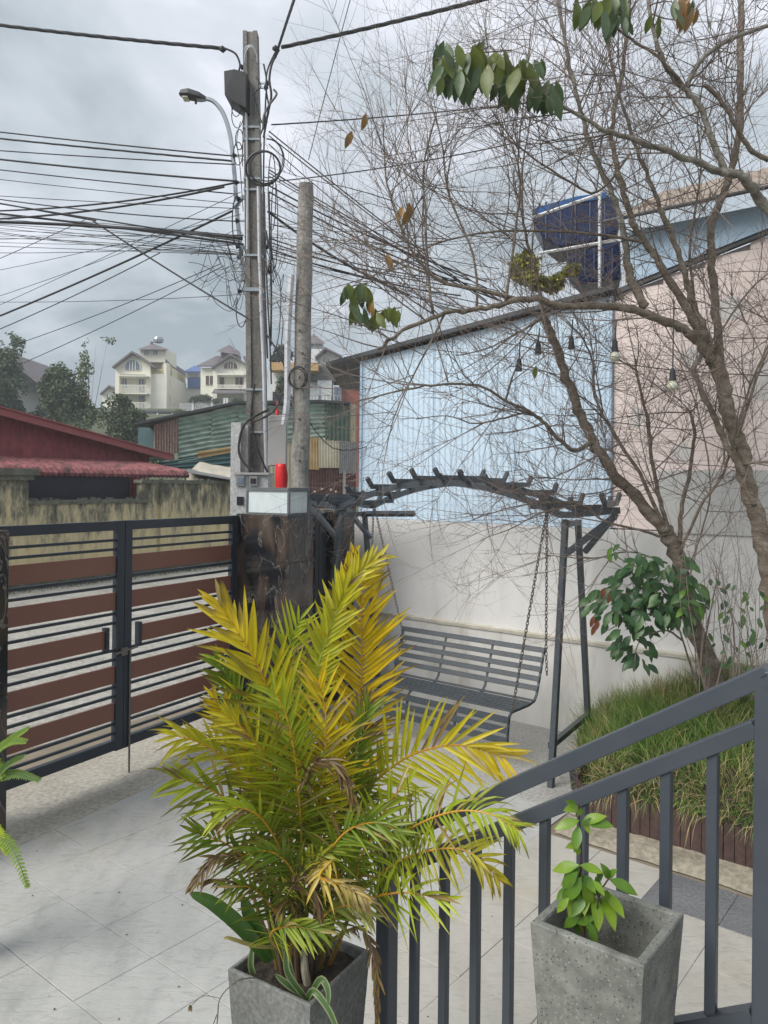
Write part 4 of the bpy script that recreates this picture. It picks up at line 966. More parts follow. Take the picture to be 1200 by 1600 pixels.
T.limb([(985,240,5.0),(934,300,5.0),(885,281,5.0),(822,238,5.0),(790,205,4.9),(760,160,4.9)], .011, .004)
T.limb([(820,470,4.85),(745,452,4.8),(690,440,4.8),(650,402,4.8),(622,345,4.8),(602,270,4.8),(600,190,4.8)], .018, .004)
T.limb([(700,442,4.8),(660,425,4.8),(610,405,4.8),(560,372,4.8),(520,320,4.8)], .011, .003)
T.limb([(676,490,4.7),(668,420,4.7),(665,340,4.7),(662,260,4.7),(680,180,4.7)], .013, .004)
T.limb([(745,480,4.8),(740,400,4.8),(700,300,4.8),(690,220,4.8),(660,120,4.8)], .011, .003)
T.limb([(790,470,4.8),(800,400,4.8),(812,300,4.8),(810,240,4.8),(820,140,4.8),(830,40,4.8)], .012, .004)
T.limb([(860,478,4.9),(842,500,4.9),(800,525,4.9),(760,545,4.9),(712,556,4.9)], .012, .004)
T.limb([(695,490,4.7),(660,560,4.7),(620,640,4.7),(600,720,4.7)], .009, .003)
T.limb([(1150,690,5.2),(1175,610,5.0),(1195,560,4.9),(1225,500,4.8)], .015, .007)
T.limb([(1160,725,5.2),(1190,722,5.1),(1240,718,5.0)], .013, .008)
T.limb([(1105,565,5.15),(1125,520,5.0),(1170,455,4.9),(1210,420,4.8)], .010, .005)
T.grow(12.5, .35, 1.1, .0044, Vector((-.25, 0, .15)), up=.14)
# drooping evergreen leaves hanging among the bare limbs
for cx, cy, rx, ry, n_, kinds, Yc in ((722,120,45,40,20,('hang','hang','hang2'),4.3),(740,95,60,14,6,('hang','hang2'),4.3),(812,135,34,32,18,('hang','hang2'),4.3),(855,150,22,20,5,('hang',),4.3),
        (935,10,40,16,12,('hang','hang2'),4.1),(962,35,20,14,5,('hang',),4.1),(1070,15,20,18,6,('hang','hangbrown'),4.1),(1030,35,14,12,3,('hang2',),4.1),
        (556,452,18,8,6,('hang2','hang'),4.6),(562,485,14,14,6,('hang2','hang'),4.6),(605,490,22,8,6,('hang2',),4.6),(630,330,12,10,3,('hangbrown',),4.6),(604,400,4,4,1,('hangbrown',),4.6),
        (578,475,8,8,2,('hangbrown',),4.6),(575,182,4,4,1,('hangbrown',),4.7),(550,205,3,6,1,('hangbrown',),4.7),(838,575,3,3,1,('hang2',),5.0),(760,100,8,6,2,('hangbrown',),4.3)):
    if n_ > 3:
        T2 = MB(); T2.tube(spline([W(cx+rx, cy-ry*1.2, Yc), W(cx, cy-ry*.8, Yc), W(cx-rx, cy-ry*.2, Yc)], 4), .004, 5); T2.build('leafy_branch', m_bark, tb)
    for k in range(int(n_*2.1) if n_ > 3 else n_):
        p = W(cx+rnd(-rx, rx), cy-ry*.7+rnd(-ry, ry)*.75, Yc+rnd(-.12, .12)); d = Vector((rnd(-.5, .5), rnd(-.4, .4), -1))
        putleaf(tb, random.choice(kinds), p, d, Vector((rnd(-.6, .6), -1, rnd(-.2, .2))), (rnd(.09, .20) if n_ > 3 else .10)*(Yc/4.4)*(.75 if cy > 400 else 1))
# evergreen shrub
sh = thing('leafy_shrub', W(1085, 1075, 5.45), 'dark green broad leaved shrub with a few reddish leaves in front of the white wall', 'shrub')
T = Tree(sh)
stems = [[(1092,1085,5.5),(1070,1010,5.4),(1050,960,5.3),(1010,930,5.2),(960,930,5.15),(932,945,5.1)],[(1065,1000,5.4),(1040,985,5.3),(1000,1000,5.2),(992,1040,5.15)],[(1060,985,5.4),(1040,930,5.3),(1000,890,5.25),(965,870,5.2),(955,850,5.2)],
         [(1060,975,5.4),(1070,930,5.3),(1080,890,5.3),(1075,860,5.3)],[(1050,960,5.3),(1010,960,5.2),(985,965,5.15),(950,985,5.1)],[(1090,1060,5.4),(1105,980,5.4),(1120,900,5.4),(1110,870,5.4)]]
SP = []
for q in stems: SP.append(T.limb(q, .009, .003, twigs=False))
cl = [(960,945,42,32,62),(1010,940,42,40,60),(1050,925,32,48,55),(990,1000,30,26,26),(1000,1035,14,18,12),(975,905,26,16,10),(1000,880,30,18,14),(1075,935,24,44,40),(1045,880,36,20,14)]
for cx, cy, rx, ry, n_ in cl:
    for k in range(n_):
        a_ = rnd(0, 6.28); r_ = random.random()**.6; x = cx+rx*r_*math.cos(a_); y = cy+ry*r_*math.sin(a_); Yc = 5.25+rnd(-.2, .2)
        out_ = Vector((math.cos(a_)*.8-.2, rnd(-.6, .1), -.55+rnd(-.5, .5)))
        kind = random.choice(['dark', 'dark', 'dark', 'dark2', 'dark2']) if random.random() > .006 else 'redleaf'
        if cx > 1060: kind = random.choice(['dark', 'dark2', 'bright2'])
        putleaf(sh, kind, W(x, y, Yc), out_, Vector((rnd(-.5, .5), -.6, rnd(.3, 1))), rnd(.075, .115))
for x, y in ((928,962),(930,975),(935,968),(945,918),(955,925)): putleaf(sh, 'redleaf', W(x, y, 5.1), Vector((-.3, -.2, -1)), Vector((0, -1, .3)), .08)
for x, y in ((955,855),(962,862),(968,850),(950,862),(975,872),(1010,868),(1160,960),(1175,990),(1155,1000),(1185,965),(1165,930)): putleaf(sh, random.choice(['bright2', 'dark2']), W(x, y, 5.2), Vector((rnd(-.7, .7), -.3, -.6)), Vector((0, -1, .5)), rnd(.06, .085))
# tangle of thin stems at the right
tg_ = thing('bramble_stems', W(1170, 1085, 5.0), 'tangle of thin bare stems with sparse leaves at the right end of the bed', 'shrub')
T = Tree(tg_)
for k in range(26):
    x0 = rnd(1080, 1200); x1 = x0+rnd(-75, 45); y1 = rnd(760, 930); Yb = rnd(4.9, 5.6); c = rnd(-25, 25)
    T.limb([(x0,1095,Yb),(x0*.66+x1*.34+c,1095+(y1-1095)*.33,Yb),(x0*.33+x1*.67+c,1095+(y1-1095)*.67,Yb-.05),(x1,y1,Yb-.1)], rnd(.003, .006), .0015, mat=m_twig, name='stem', per=3, twigs=(k % 2 == 0))
T.grow(7, .15, .4, .0022, Vector((0, 0, .3)))
for k in range(50): putleaf(tg_, random.choice(['dark', 'dark2', 'dark2', 'dark', 'bright2']), W(rnd(1100, 1200), rnd(900, 1080), rnd(4.95, 5.5)), Vector((rnd(-1, 1), -.3, -.7)), Vector((rnd(-.4, .4), -1, .4)), rnd(.04, .075))

# string lights
sl_ = thing('string_lights', W(1050, 580, 5.6), 'string of hanging light bulbs across the bare trees, two of them white', 'string lights')
cb = MB(); cb.tube(spline([W(790, 500, 6.0), W(880, 552, 5.9), W(1000, 572, 5.7), W(1100, 582, 5.5), W(1260, 590, 5.3)], 5), .004, 5)
cb.tube(spline([W(890, 650, 5.8), W(1000, 665, 5.6), W(1080, 672, 5.5)], 3), .003, 4); cb.build('cable', m_cable, sl_)
for x, yt, yb, Yq, lit in ((1051,470,575,4.9,1),(961,500,530,5.0,1),(841,512,533,5.0,0),(893,500,525,5.0,0),(811,530,560,5.0,0)):
    c0 = W(x, yb, Yq); s_ = Yq/F
    MB().tube([W(x+2, yt, Yq), c0], .0045, 5).build('drop_cord', m_cable, sl_)
    MB().tube([c0, c0-UP*4*s_, c0-UP*20*s_], [.008, .016, .022], 12).build('bulb_socket', m_black, sl_)
    if lit:
        cc = c0-UP*27*s_; MB().tube([cc+UP*.032, cc+UP*.024, cc+UP*.008, cc-UP*.012, cc-UP*.027, cc-UP*.034], [.016, .021, .030, .033, .022, .004], 14).build('bulb', m_bulb, sl_, smooth=True)

# fern at the left edge
pf = S(-4.25, 1.05)
fp = thing('fern', W(-50, 1250, 3.55), 'green sword fern reaching in at the left edge in front of the marble pillar', 'fern')
def fernf(pp, ll, c):
    pts = spline([W(*p) for p in pp], 7); m = MB(); m.c = []
    m.tube(pts, .0025, 4); m.c = [(.12, .16, .04)]*len(m.v); n_ = len(pts)
    for k in range(2, n_-1):
        tg = (pts[k+1]-pts[k-1]).normalized(); b_ = tg.cross(Vector((0, -.6, .8))).normalized()
        for f_ in (0, .5):
            p = pts[k].lerp(pts[k+1], f_); u = (k+f_)/n_
            for sg_ in (-1, 1): blade(m, p, b_*sg_+tg*.25, Vector((0, -.6, .8)), ll*(1-u*u*.8)*rnd(.9, 1.1), .012, c, mixc(c, LIM, .3), 0, .5, 3)
    m.build('fern_frond', m_fern, fp)
fb = (-60, 1265, 3.6)
for e_, cc in (([(-20,1190,3.5),(15,1155,3.45),(45,1137,3.4)], GRN), ([(-20,1195,3.5),(10,1160,3.4),(42,1158,3.35)], GRN), ([(-20,1230,3.5),(10,1195,3.4),(38,1181,3.35)], DGR), ([(-20,1225,3.5),(20,1208,3.4),(63,1219,3.3)], (.05,.11,.03)),
    ([(-30,1290,3.4),(15,1320,3.25),(44,1388,3.15)], GRN), ([(-30,1280,3.4),(-5,1300,3.3),(13,1335,3.25)], LIM), ([(-30,1210,3.5),(-8,1190,3.5),(5,1215,3.4)], GRN), ([(-80,1200,3.5),(-90,1170,3.4),(-120,1180,3.3)], GRN), ([(-90,1270,3.4),(-120,1300,3.3),(-140,1380,3.2)], GRN)):
    fernf([fb]+e_, .045, cc)
fbp = W(-60, 1275, 3.6)
pt_ = thing('fern_pot', (fbp.x, fbp.y, 0), 'tall dark pot holding the fern just outside the left edge', 'planter')
MB().tube([Vector((fbp.x, fbp.y, z)) for z in (0, .35, fbp.z-.04, fbp.z)], [.07, .085, .12, .11], 20).build('pot_body', m_pot, pt_)

# ------------------------------------------------------------------ POLES, STREET LAMP, METER BOXES
def rpole(name, mat, parent, p0, p1, w0, w1, d0, d1, n_=14, groove=True):
    m = MB(); sec = [(-1, -1), (-.45, -1), (-.38, -.7), (.38, -.7), (.45, -1), (1, -1), (1, 1), (-1, 1)] if groove else [(-1, -1), (1, -1), (1, 1), (-1, 1)]
    ns = len(sec)
    for k in range(n_+1):
        u = k/n_; c = Vector(p0).lerp(Vector(p1), u)
        for a_, b_ in sec: m.v.append(c+ZX*a_*(w0+(w1-w0)*u)/2+ZY*b_*(d0+(d1-d0)*u)/2)
    for k in range(n_):
        for j in range(ns): m.f.append((k*ns+j, k*ns+(j+1) % ns, (k+1)*ns+(j+1) % ns, (k+1)*ns+j))
    m.f.append(tuple(n_*ns+j for j in range(ns))); return m.build(name, mat, parent)
YP = 9.0; pb = W(408, 1110, YP); pb.z = 0; ptp = W(392, 53, YP)
up_ = thing('utility_pole', (pb.x, pb.y, 0), 'tall weathered concrete utility pole crowded with cables and conduits', 'utility pole')
pole_lo = Vector((pb.x, YP, 0)); rpole('pole_shaft', m_pole, up_, pole_lo, ptp, .25, .165, .21, .14)
def onpole(py, dxp=0, dY=0):
    f_ = (py-53)/(1110-53); x = 392+(408-392)*f_+dxp; return W(x, py, YP+dY)
for py in (203, 222, 283, 300, 402, 455, 610, 676):
    f_ = (py-53)/(1110-53); wd = (.165+.085*f_)/2+.006; MB().box(onpole(py), ZX*wd, ZY*(wd*.86+.004), UP*(.012 if py != 455 else .022)).build('steel_band', m_galv, up_)
MB().tube([onpole(292, 8, -.13), onpole(400, 8, -.13), onpole(470, 10, -.14)], .019, 8).build('conduit_pipe', m_pvc, up_)
MB().tube([onpole(460, 9, -.145), onpole(560, 12, -.15), onpole(745, 14, -.16)], .022, 8).build('conduit_pipe', m_pvc, up_)
MB().tube([onpole(165, -9, -.10), onpole(300, -9, -.11), onpole(390, -11, -.12)], .012, 6).build('conduit_pipe', m_pvc, up_)
sb_ = MB(); sb_.prism([W(350, 111, 8.9), W(366, 108, 8.75), W(384, 113, 8.75), W(384, 168, 8.75), W(372, 162, 8.75), W(351, 148, 8.9)], Vector((.02, .34, .0)))
sb_.build('equipment_box', m_black, up_)
# cable coils and loops
def loop(cx, cy, rx, ry, r, Yq, a0=0, a1=6.28, parent=None, mat=None, nm='cable_loop', tilt=0):
    pts = []
    for k in range(25):
        an = a0+(a1-a0)*k/24; pts.append(W(cx+rx*math.cos(an), cy+ry*math.sin(an), Yq+.05*math.sin(an*1.0+tilt)))
    MB().tube(pts, r, 6, cap=False).build(nm, mat or m_cable, parent or up_)
loop(411, 263, 27, 27, .014, YP-.16); loop(414, 262, 24, 25, .010, YP-.19, tilt=1); loop(417, 250, 27, 33, .008, YP-.14, -1.6, 1.9); loop(420, 248, 22, 30, .006, YP-.12, -1.2, 2.0)
loop(371, 180, 9, 20, .005, YP-.05, .3, 5.2); loop(369, 168, 7, 14, .005, YP-.05, 0, 5.5); loop(374, 218, 6, 16, .006, YP-.02, 0, 6); loop(372, 240, 7, 18, .006, YP); loop(392, 95, 10, 22, .008, YP-.1, 3.0, 6.4, mat=m_pvc)
loop(391, 80, 8, 9, .010, YP-.1, 3.1, 6.3, mat=m_pvc); loop(371, 345, 8, 40, .008, YP-.05, 1.5, 4.7); loop(377, 485, 8, 26, .006, YP-.05, .6, 4.0); loop(425, 300, 6, 60, .006, YP-.1); loop(429, 350, 5, 70, .006, YP-.1)
def wire(pp, r, par, nm='cable_bundle', mat=None, per=5): return MB().tube(spline([W(*p) for p in pp], per), r, 5).build(nm, mat or m_cable, par)
for pp, r in (([(436,78,8.9),(425,100,8.85),(421,125,8.85),(424,150,8.85),(418,180,8.85),(412,215,8.85)], .014), ([(430,82,8.9),(418,110,8.85),(416,140,8.85),(420,175,8.85),(407,210,8.85)], .010),
              ([(352,76,8.9),(368,84,8.85),(375,100,8.85),(373,112,8.85)], .012), ([(412,100,8.85),(417,130,8.85),(415,160,8.85),(412,260,8.85),(413,420,8.85),(418,560,8.85)], .010), ([(413,300,8.85),(416,420,8.83),(421,520,8.83),(424,600,8.8)], .009),
              ([(428,140,8.85),(432,148,8.8),(420,165,8.8),(412,182,8.8),(411,200,8.8)], .013), ([(378,110,8.9),(380,170,8.87),(379,260,8.87)], .006), ([(376,190,8.9),(370,220,8.87),(375,260,8.87),(380,330,8.87)], .005),
              ([(400,120,8.82),(408,135,8.8),(398,150,8.82),(412,200,8.82)], .006), ([(420,300,8.85),(422,380,8.85),(424,460,8.84),(423,540,8.84)], .012), ([(415,360,8.83),(419,380,8.8),(424,400,8.8),(416,430,8.83)], .014)):
    wire(pp, r, up_)
for py, dx_ in ((77, -43), (76, 40), (243, -29), (285, -26), (310, -24), (345, -26), (385, -26), (130, 26), (137, 22), (105, -14), (402, -24), (455, -24), (385, 22), (425, 24), (190, 20)):
    c = onpole(py, dx_, -.05); big = abs(dx_) > 35
    MB().tube([c-ZX*(.05 if big else .02), c-ZX*.01, c+ZX*.03], [.015, .042 if big else .034, .012], 8).build('insulator', m_black, up_)
    if not big: MB().bar(c, onpole(py, 0, -.03), .02, .02).build('bracket', m_galv, up_)
# lower cable swoops
for pp, r in (([(420,640,8.6),(385,660,8.5),(374,690,8.5),(376,715,8.5),(395,735,8.5),(420,742,8.5)], .014), ([(398,600,8.7),(392,650,8.7),(399,690,8.7),(410,720,8.7),(418,738,8.7)], .012), ([(415,520,8.7),(440,560,8.6),(445,590,8.6),(430,640,8.5),(395,660,8.5)], .011)):
    wire(pp, r, up_)
# second, broken round pole
Y2 = 8.5; q0 = W(462, 1075, Y2); q0.z = 0; q1 = W(478, 288, Y2)
op = thing('old_pole', q0, 'shorter round broken off concrete pole leaning next to the utility pole', 'pole'); m = MB(); pts = []; rr = []
for k in range(41):
    u = k/40; pts.append(q0.lerp(q1, u)+Vector((.004*math.sin(k), 0, 0))); rr.append((.108-.024*u)*(1+.025*noise.noise(Vector((k*.9, 0, 0))))*(1 if k < 40 else .93))
m.tube(pts, rr, 18); m.build('pole_shaft', m_pole2, op)
for k, py in enumerate((516, 552, 590, 610, 655, 700, 720)): c = W(468+(k % 2)*5, py, Y2-.1); MB().tube([c, c-ZY*.006], .012, 8).build('bolt_hole', m_black, op)
loop(466, 590, 14, 17, .010, Y2-.14, parent=op); loop(464, 591, 13, 15, .007, Y2-.16, parent=op)
for pp, r in (([(456,430,8.4),(450,520,8.4),(449,620,8.4),(444,664,8.4)], .036),): wire(pp, r, op, 'conduit_pipe', m_pvc)
# grey box, red cone and red bag between the poles

gb = thing('switch_box', W(434, 760, 8.72), 'flat grey metal cabinet hung between the two poles', 'box'); bevel(MB().box(W(434, 689, 8.72), ZX*.102, ZY*.06, UP*.285).build('cabinet_body', m_gbox, gb), .006)
MB().box(W(434, 689, 8.655), ZX*.09, ZY*.003, UP*.27).build('cabinet_door', m_gbox, gb)
m = MB(); c = W(433, 650, 8.7); m.tube([c, c+UP*.02, c+UP*.11, c+UP*.17], [.026, .024, .010, .004], 12)
tag(m.build('red_cone', m_red, smooth=True), 'small pointed red cone on top of the grey metal cabinet', 'cone')
m = MB(); c = W(439, 762, 8.6)
for k in range(9):
    z = k/8; 
    for j in range(12):
        an = 2*math.pi*j/12; m.v.append(c+Vector((math.cos(an)*(.068-.016*z*z)*(1+.16*math.sin(5*an+z*3)), math.sin(an)*.05, .265*z)))
for k in range(8):
    for j in range(12): m.f.append((k*12+j, k*12+(j+1) % 12, (k+1)*12+(j+1) % 12, (k+1)*12+j))
m.f.append(tuple(96+j for j in range(12)))
tag(m.build('red_bag', m_red, smooth=True), 'bright red plastic bag tied under the grey metal cabinet', 'bag')
# concrete stub and meter cabinet
cs = thing('concrete_stub', W(374, 1080, 8.9)*1.0, 'pale square concrete stub post left of the utility pole', 'post'); 
MB().box(W(369, 870, 8.8), ZX*.055, ZY*.1, UP*1.52).build('post_body', m_meter, cs); MB().box(W(381, 870, 8.86), ZX*.045, ZY*.08, UP*1.5).build('post_body', m_conc2, cs)
mc = thing('meter_cabinet', W(390, 1100, 8.0), 'grey electric meter cabinet with small dark windows behind the gate pillar', 'meter cabinet')
def mbx(x0, y0, x1, y1, Ya, Yb, mat, name, par): 
    a_ = W(x0, y0, Ya); b_ = W(x1, y1, Ya); return MB().box(((a_.x+b_.x)/2, (Ya+Yb)/2, (a_.z+b_.z)/2), ZX*abs(b_.x-a_.x)/2, ZY*abs(Yb-Ya)/2, UP*abs(a_.z-b_.z)/2).build(name, mat, par)
mbx(366, 742, 384, 1040, 8.0, 8.3, m_meter, 'cabinet_body', mc); mbx(384.6, 742, 416, 1040, 8.01, 8.3, m_meter, 'cabinet_body', mc); mbx(365, 738, 420, 742, 7.97, 8.33, m_gbox, 'cabinet_top', mc)
for x0, y0, x1, y1 in ((369, 743, 381.5, 759), (389, 744, 402, 759)):
    mbx(x0, y0, x1, y1, 7.97, 8.0, m_greysheet, 'meter_box', mc); mbx(x0+2.5, y0+3.5, x1-2.5, y1-3.5, 7.964, 7.9695, m_win if x0 < 380 else m_net, 'meter_window', mc)
mbx(370, 776, 380, 789, 7.985, 7.9995, m_net, 'cabinet_hole', mc); mbx(389, 763, 396, 800, 7.985, 8.005, m_gbox, 'cabinet_strip', mc)
# street lamp
stl = thing('street_lamp', onpole(430, -12, .1), 'curved grey street lamp arm with a flat LED head left of the utility pole', 'street lamp')
wire([(381,440,9.12),(376,390,9.12),(370,330,9.12),(366,270,9.12),(360,215,9.12),(350,180,9.12),(336,160,9.12),(322,154,9.12),(308,156,9.12)], .027, stl, 'lamp_arm', m_galv, 6)
wire([(366,325,9.0),(371,318,9.0),(378,310,9.0),(384,308,9.0)], .03, stl, 'arm_clamp', m_galv)
m = MB(); sec = [(280,147,.03),(284,142.5,.07),(296,142,.10),(312,146.5,.08),(322,151.5,.035)]
lo = [(280,148.5),(284,149.5),(296,151.5),(312,155),(322,156.5)]
for (x, y, hw), (x2, y2) in zip(sec, lo):
    for (xx, yy), dyy in (((x, y), -hw*.7), ((x, y), hw*.7), ((x2, y2), hw), ((x2, y2), -hw)): m.v.append(W(xx, yy, 9.12)+ZY*dyy)
for k in range(4):
    for j in range(4): m.f.append((k*4+j, k*4+(j+1) % 4, (k+1)*4+(j+1) % 4, (k+1)*4+j))
m.f += [(0, 3, 2, 1), (16, 17, 18, 19)]; bevel(m.build('lamp_head', m_darkroof, stl), .006)
mbx(284, 149.5, 293, 151.2, 9.06, 9.18, m_bulb, 'lamp_lens', stl); mbx(304, 156, 307, 161, 9.10, 9.13, m_black, 'photocell', stl)

# ------------------------------------------------------------------ OVERHEAD CABLES
def cable(p0, p1, r, sag, label, group=None, n_=18, twist=0, mid=None):
    """p = (px,py,Y)"""
    pts = []
    for k in range(n_+1):
        u = k/n_; x = p0[0]+(p1[0]-p0[0])*u; y = p0[1]+(p1[1]-p0[1])*u+sag*4*u*(1-u); pts.append(W(x, y, p0[2]+(p1[2]-p0[2])*u))
    m = MB()
    if twist:
        fine = []
        for a_, b_ in zip(pts[:-1], pts[1:]):
            for j in range(6): fine.append(a_.lerp(b_, j/6))
        for ph in (0, 2.09, 4.19): m.tube([p+Vector((0, math.cos(i*.3+ph), math.sin(i*.3+ph)))*r*.34 for i, p in enumerate(fine)], r*.66, 5, cap=False)
    else: m.tube(pts, r, 5)
    return tag(m.build('overhead_cable', m_cable), label, 'cable', group)
cable((-120,24,10.5), (352,76,8.95), .024, 3, 'thick twisted power cable from the upper left to the pole top', twist=1, n_=22)
cable((440,74,8.95), (900,-40,7.5), .024, 4, 'thick twisted power cable from the pole top to the upper right', twist=1, n_=22)
cable((430,90,8.9), (480,-60,6.5), .019, -2, 'steep twisted cable rising from the pole top straight overhead', twist=1)
cable((558,-40,7.6), (482,250,8.5), .0045, -3, 'single faint wire dropping steeply behind the broken pole')
cable((424,195,8.9), (980,140,11), .009, 6, 'thin twisted cable leaving the pole to the right at lamp height', twist=1)
cable((436,283,8.85), (820,220,8.0), .007, 6, 'thin cable from the big coil rising gently to the right')
LW = [(205,244,.0095,2),(216,252,.013,1),(234,257,.008,2),(247,283,.013,3),(264,303,.008,2),(279,318,.005,2),(305,326,.005,2),(306,346,.008,8),(318,377,.010,1)]
lbl = ['topmost', 'second from the top', 'third from the top', 'fourth from the top', 'fifth from the top', 'faint sixth']
for k, (a_, b_, r, sg_) in enumerate(LW):
    ya = a_-(b_-a_)*.33
    if k < 6: cable((-120,ya,10.5), (366,b_,8.95), r, sg_, lbl[k]+' of the near level cables running left from the pole', twist=(k == 1))
    else: cable((-120,ya,10.5), (374,b_,8.95), r, sg_, 'thin black cable in the tangle left of the utility pole', 'cables in the tangle left of the pole')
cable((-120,330,11), (366,286,8.95), .012, 14, 'dark sagging cable that climbs right to the lamp arm'); cable((-120,345,11), (350,292,8.95), .014, 14, 'doubled dark cable just below the sagging one left of the pole')
cable((-120,345,11), (378,372,8.95), .022, -6, 'heavy bundle of cables running left below the sagging pair'); cable((-120,322,11), (380,382,8.95), .015, -3, 'second heavy bundle crossing the first one left of the pole')
cable((-130,545,12), (362,330,8.95), .014, 7, 'dark cable rising from the lower left up to the lamp bracket'); cable((-100,555,12), (250,395,10), .007, 6, 'thin cable rising beside the dark one from the lower left')
cable((-120,296,11), (150,345,10.3), .011, 0, 'cable from the left that ends where two cables cross'); cable((145,345,10.3), (392,500,8.7), .011, 2, 'cable falling diagonally from the crossing to the utility pole')
cable((20,540,13), (345,412,10), .006, 4, 'upper of two faint cables in front of the hillside trees'); cable((30,570,13), (350,415,10), .006, 4, 'lower of two faint cables in front of the hillside trees')
cable((-120,455,12), (140,340,10.5), .005, 2, 'faint cable rising from the left edge to the crossing')
gl = 'thin black cable in the tangle left of the utility pole'; gg = 'cables in the tangle left of the pole'
for k in range(15):
    y0 = rnd(325, 395); y1 = rnd(360, 405); cable((-120,y0,11+rnd(-1,1)), (380,y1,8.95), rnd(.0025, .005), rnd(-9, 9), gl, gg)
for y0, y1 in ((470,520),(500,380),(530,360),(445,395)): cable((-120,y0,12), (376,y1-60,9), .004, rnd(2, 8), gl, gg)
gl = 'thin black cable fanning down right from the pole behind the branches'; gg = 'cables fanning right from the pole'
for y0, x1, y1, r in ((205,760,470,.008),(212,770,480,.007),(225,700,440,.006),(265,760,450,.008),(270,780,470,.007),(275,700,430,.006),(290,760,440,.010),(300,780,470,.009),(312,740,440,.006),(330,780,455,.006),(350,780,420,.005),
                       (372,720,440,.008),(378,760,452,.007),(383,700,440,.006),(388,720,462,.009),(392,780,480,.006),(396,700,452,.005),(402,760,490,.006),(350,640,356,.004),(370,800,376,.004)):
    cable((420,y0,8.95), (x1,y1,9.3), r, rnd(3, 12), gl, gg)
cable((418,330,8.9), (640,462,9.2), .016, 10, 'heavier bundle fanning down right from the pole to the branches')
gl = 'thin loose telephone wire curling beside the utility pole'; gg = 'loose telephone wires by the pole'
for k in range(34):
    left = k % 3 != 0; x0 = rnd(290, 372) if left else rnd(425, 452); x1 = 386 if left else 416; y0 = rnd(360, 470); y1 = rnd(370, 440); Yq = rnd(8.7, 9.2)
    m = MB(); m.tube(spline([W(x0, y0, Yq), W(x0*.7+x1*.3+rnd(-12, 12), (y0+y1)/2+rnd(-35, 40), Yq), W(x0*.3+x1*.7+rnd(-12, 12), (y0+y1)/2+rnd(-30, 60), Yq), W(x1, y1, 8.95)], 5), rnd(.002, .004), 4)
    tag(m.build('loose_wire', m_cable), gl, 'wire', gg)
for pp in ([(432,470,8.7),(442,500,8.6),(440,545,8.6),(452,560,8.5)], [(425,420,8.7),(438,440,8.6),(436,520,8.6),(425,560,8.6)], [(395,660,8.5),(430,640,8.5),(450,615,8.45),(520,700,8.6),(600,690,8.8)]):
    tag(MB().tube(spline([W(*p) for p in pp], 6), .006, 5).build('loose_wire', m_cable), gl, 'wire', gg)

# ------------------------------------------------------------------ ACROSS THE ROAD
WW = -14.5
def gx(px, w_=WW): r = (px-CX)/F; Y = w_/(.871*r-.491); return .491*r*Y+.871*Y
yw = thing('street_wall', G(13, WW, 0), 'old yellowish street wall streaked with black mould across the road', 'wall')
ga, gb_, gc = gx(20), gx(222), gx(372)
def wbox(g0, g1, z0, z1, w0, w1, mat, name, par): return MB().box(G((g0+g1)/2, (w0+w1)/2, (z0+z1)/2), XG*((g1-g0)/2), XW*(abs(w1-w0)/2), UP*((z1-z0)/2)).build(name, mat, par)
wbox(ga+.3, gb_, 0, 1.74, WW-.2, WW, m_oldwall, 'low_wall', yw); wbox(ga+.3, gb_+.2, 1.742, 1.83, WW-.24, WW+.04, m_moss, 'coping', yw)
wbox(gb_+.002, gc+1.2, 0, 2.22, WW-.2, WW+.002, m_oldwall, 'high_wall', yw); wbox(gb_-.05, gc+1.25, 2.222, 2.31, WW-.25, WW+.05, m_moss, 'coping', yw)
wbox(gb_+.55, gb_+.9, 0, 2.2, WW+.003, WW+.08, m_oldwall, 'buttress', yw); wbox(ga-4, gc+1.3, -.02, .42, WW+.005, WW+.16, m_moss, 'mossy_foot', yw)
for k in range(40):
    s_ = rnd(gb_, gc+1) if k % 2 else rnd(ga+.4, gb_); MB().box(G(s_, WW-.1+rnd(-.08, .1), (2.32 if k % 2 else 1.84)+.01), XG*rnd(.02, .07), XW*.03, UP*rnd(.015, .04)).build('moss_clump', m_moss, yw)
sp3 = thing('street_pillar', G(ga-.1, WW, 0), 'grey capped masonry pillar at the left end of the old street wall', 'pillar')
wbox(ga-.6, ga+.28, 0, 2.26, WW-.6, WW+.12, m_oldwall, 'shaft', sp3); wbox(ga-.68, ga+.36, 2.262, 2.36, WW-.66, WW+.2, m_moss, 'cap_moulding', sp3); wbox(ga-.75, ga+.43, 2.362, 2.50, WW-.7, WW+.27, m_moss, 'cap', sp3)
wbox(ga-6, ga-.62, 0, 1.75, WW-.2, WW, m_oldwall, 'low_wall', yw)
# weeds along the far kerb
wd = MB(); wd.c = []
for k in range(2600):
    g = rnd(6, 18); p = G(g, WW+.16+abs(random.gauss(0, .22)), 0); h = rnd(.05, .22)*(1+.8*noise.noise(Vector((g*1.5, 0, 0)))); d = Vector((rnd(-.5, .5), rnd(-.5, .5), 1)).normalized()*max(.03, h); e_ = Vector((rnd(-1, 1), rnd(-1, 1), 0))*.012
    i0 = len(wd.v); wd.v += [p-e_, p+e_, p+d]; c = random.choice([(.06, .08, .03), (.10, .11, .05), (.13, .12, .08)]); wd.c += [c]*3; wd.f.append((i0, i0+1, i0+2))
tag(wd.build('roadside_weeds', m_grass), 'low weeds and dirt along the foot of the far street wall', 'weeds', kind='stuff')
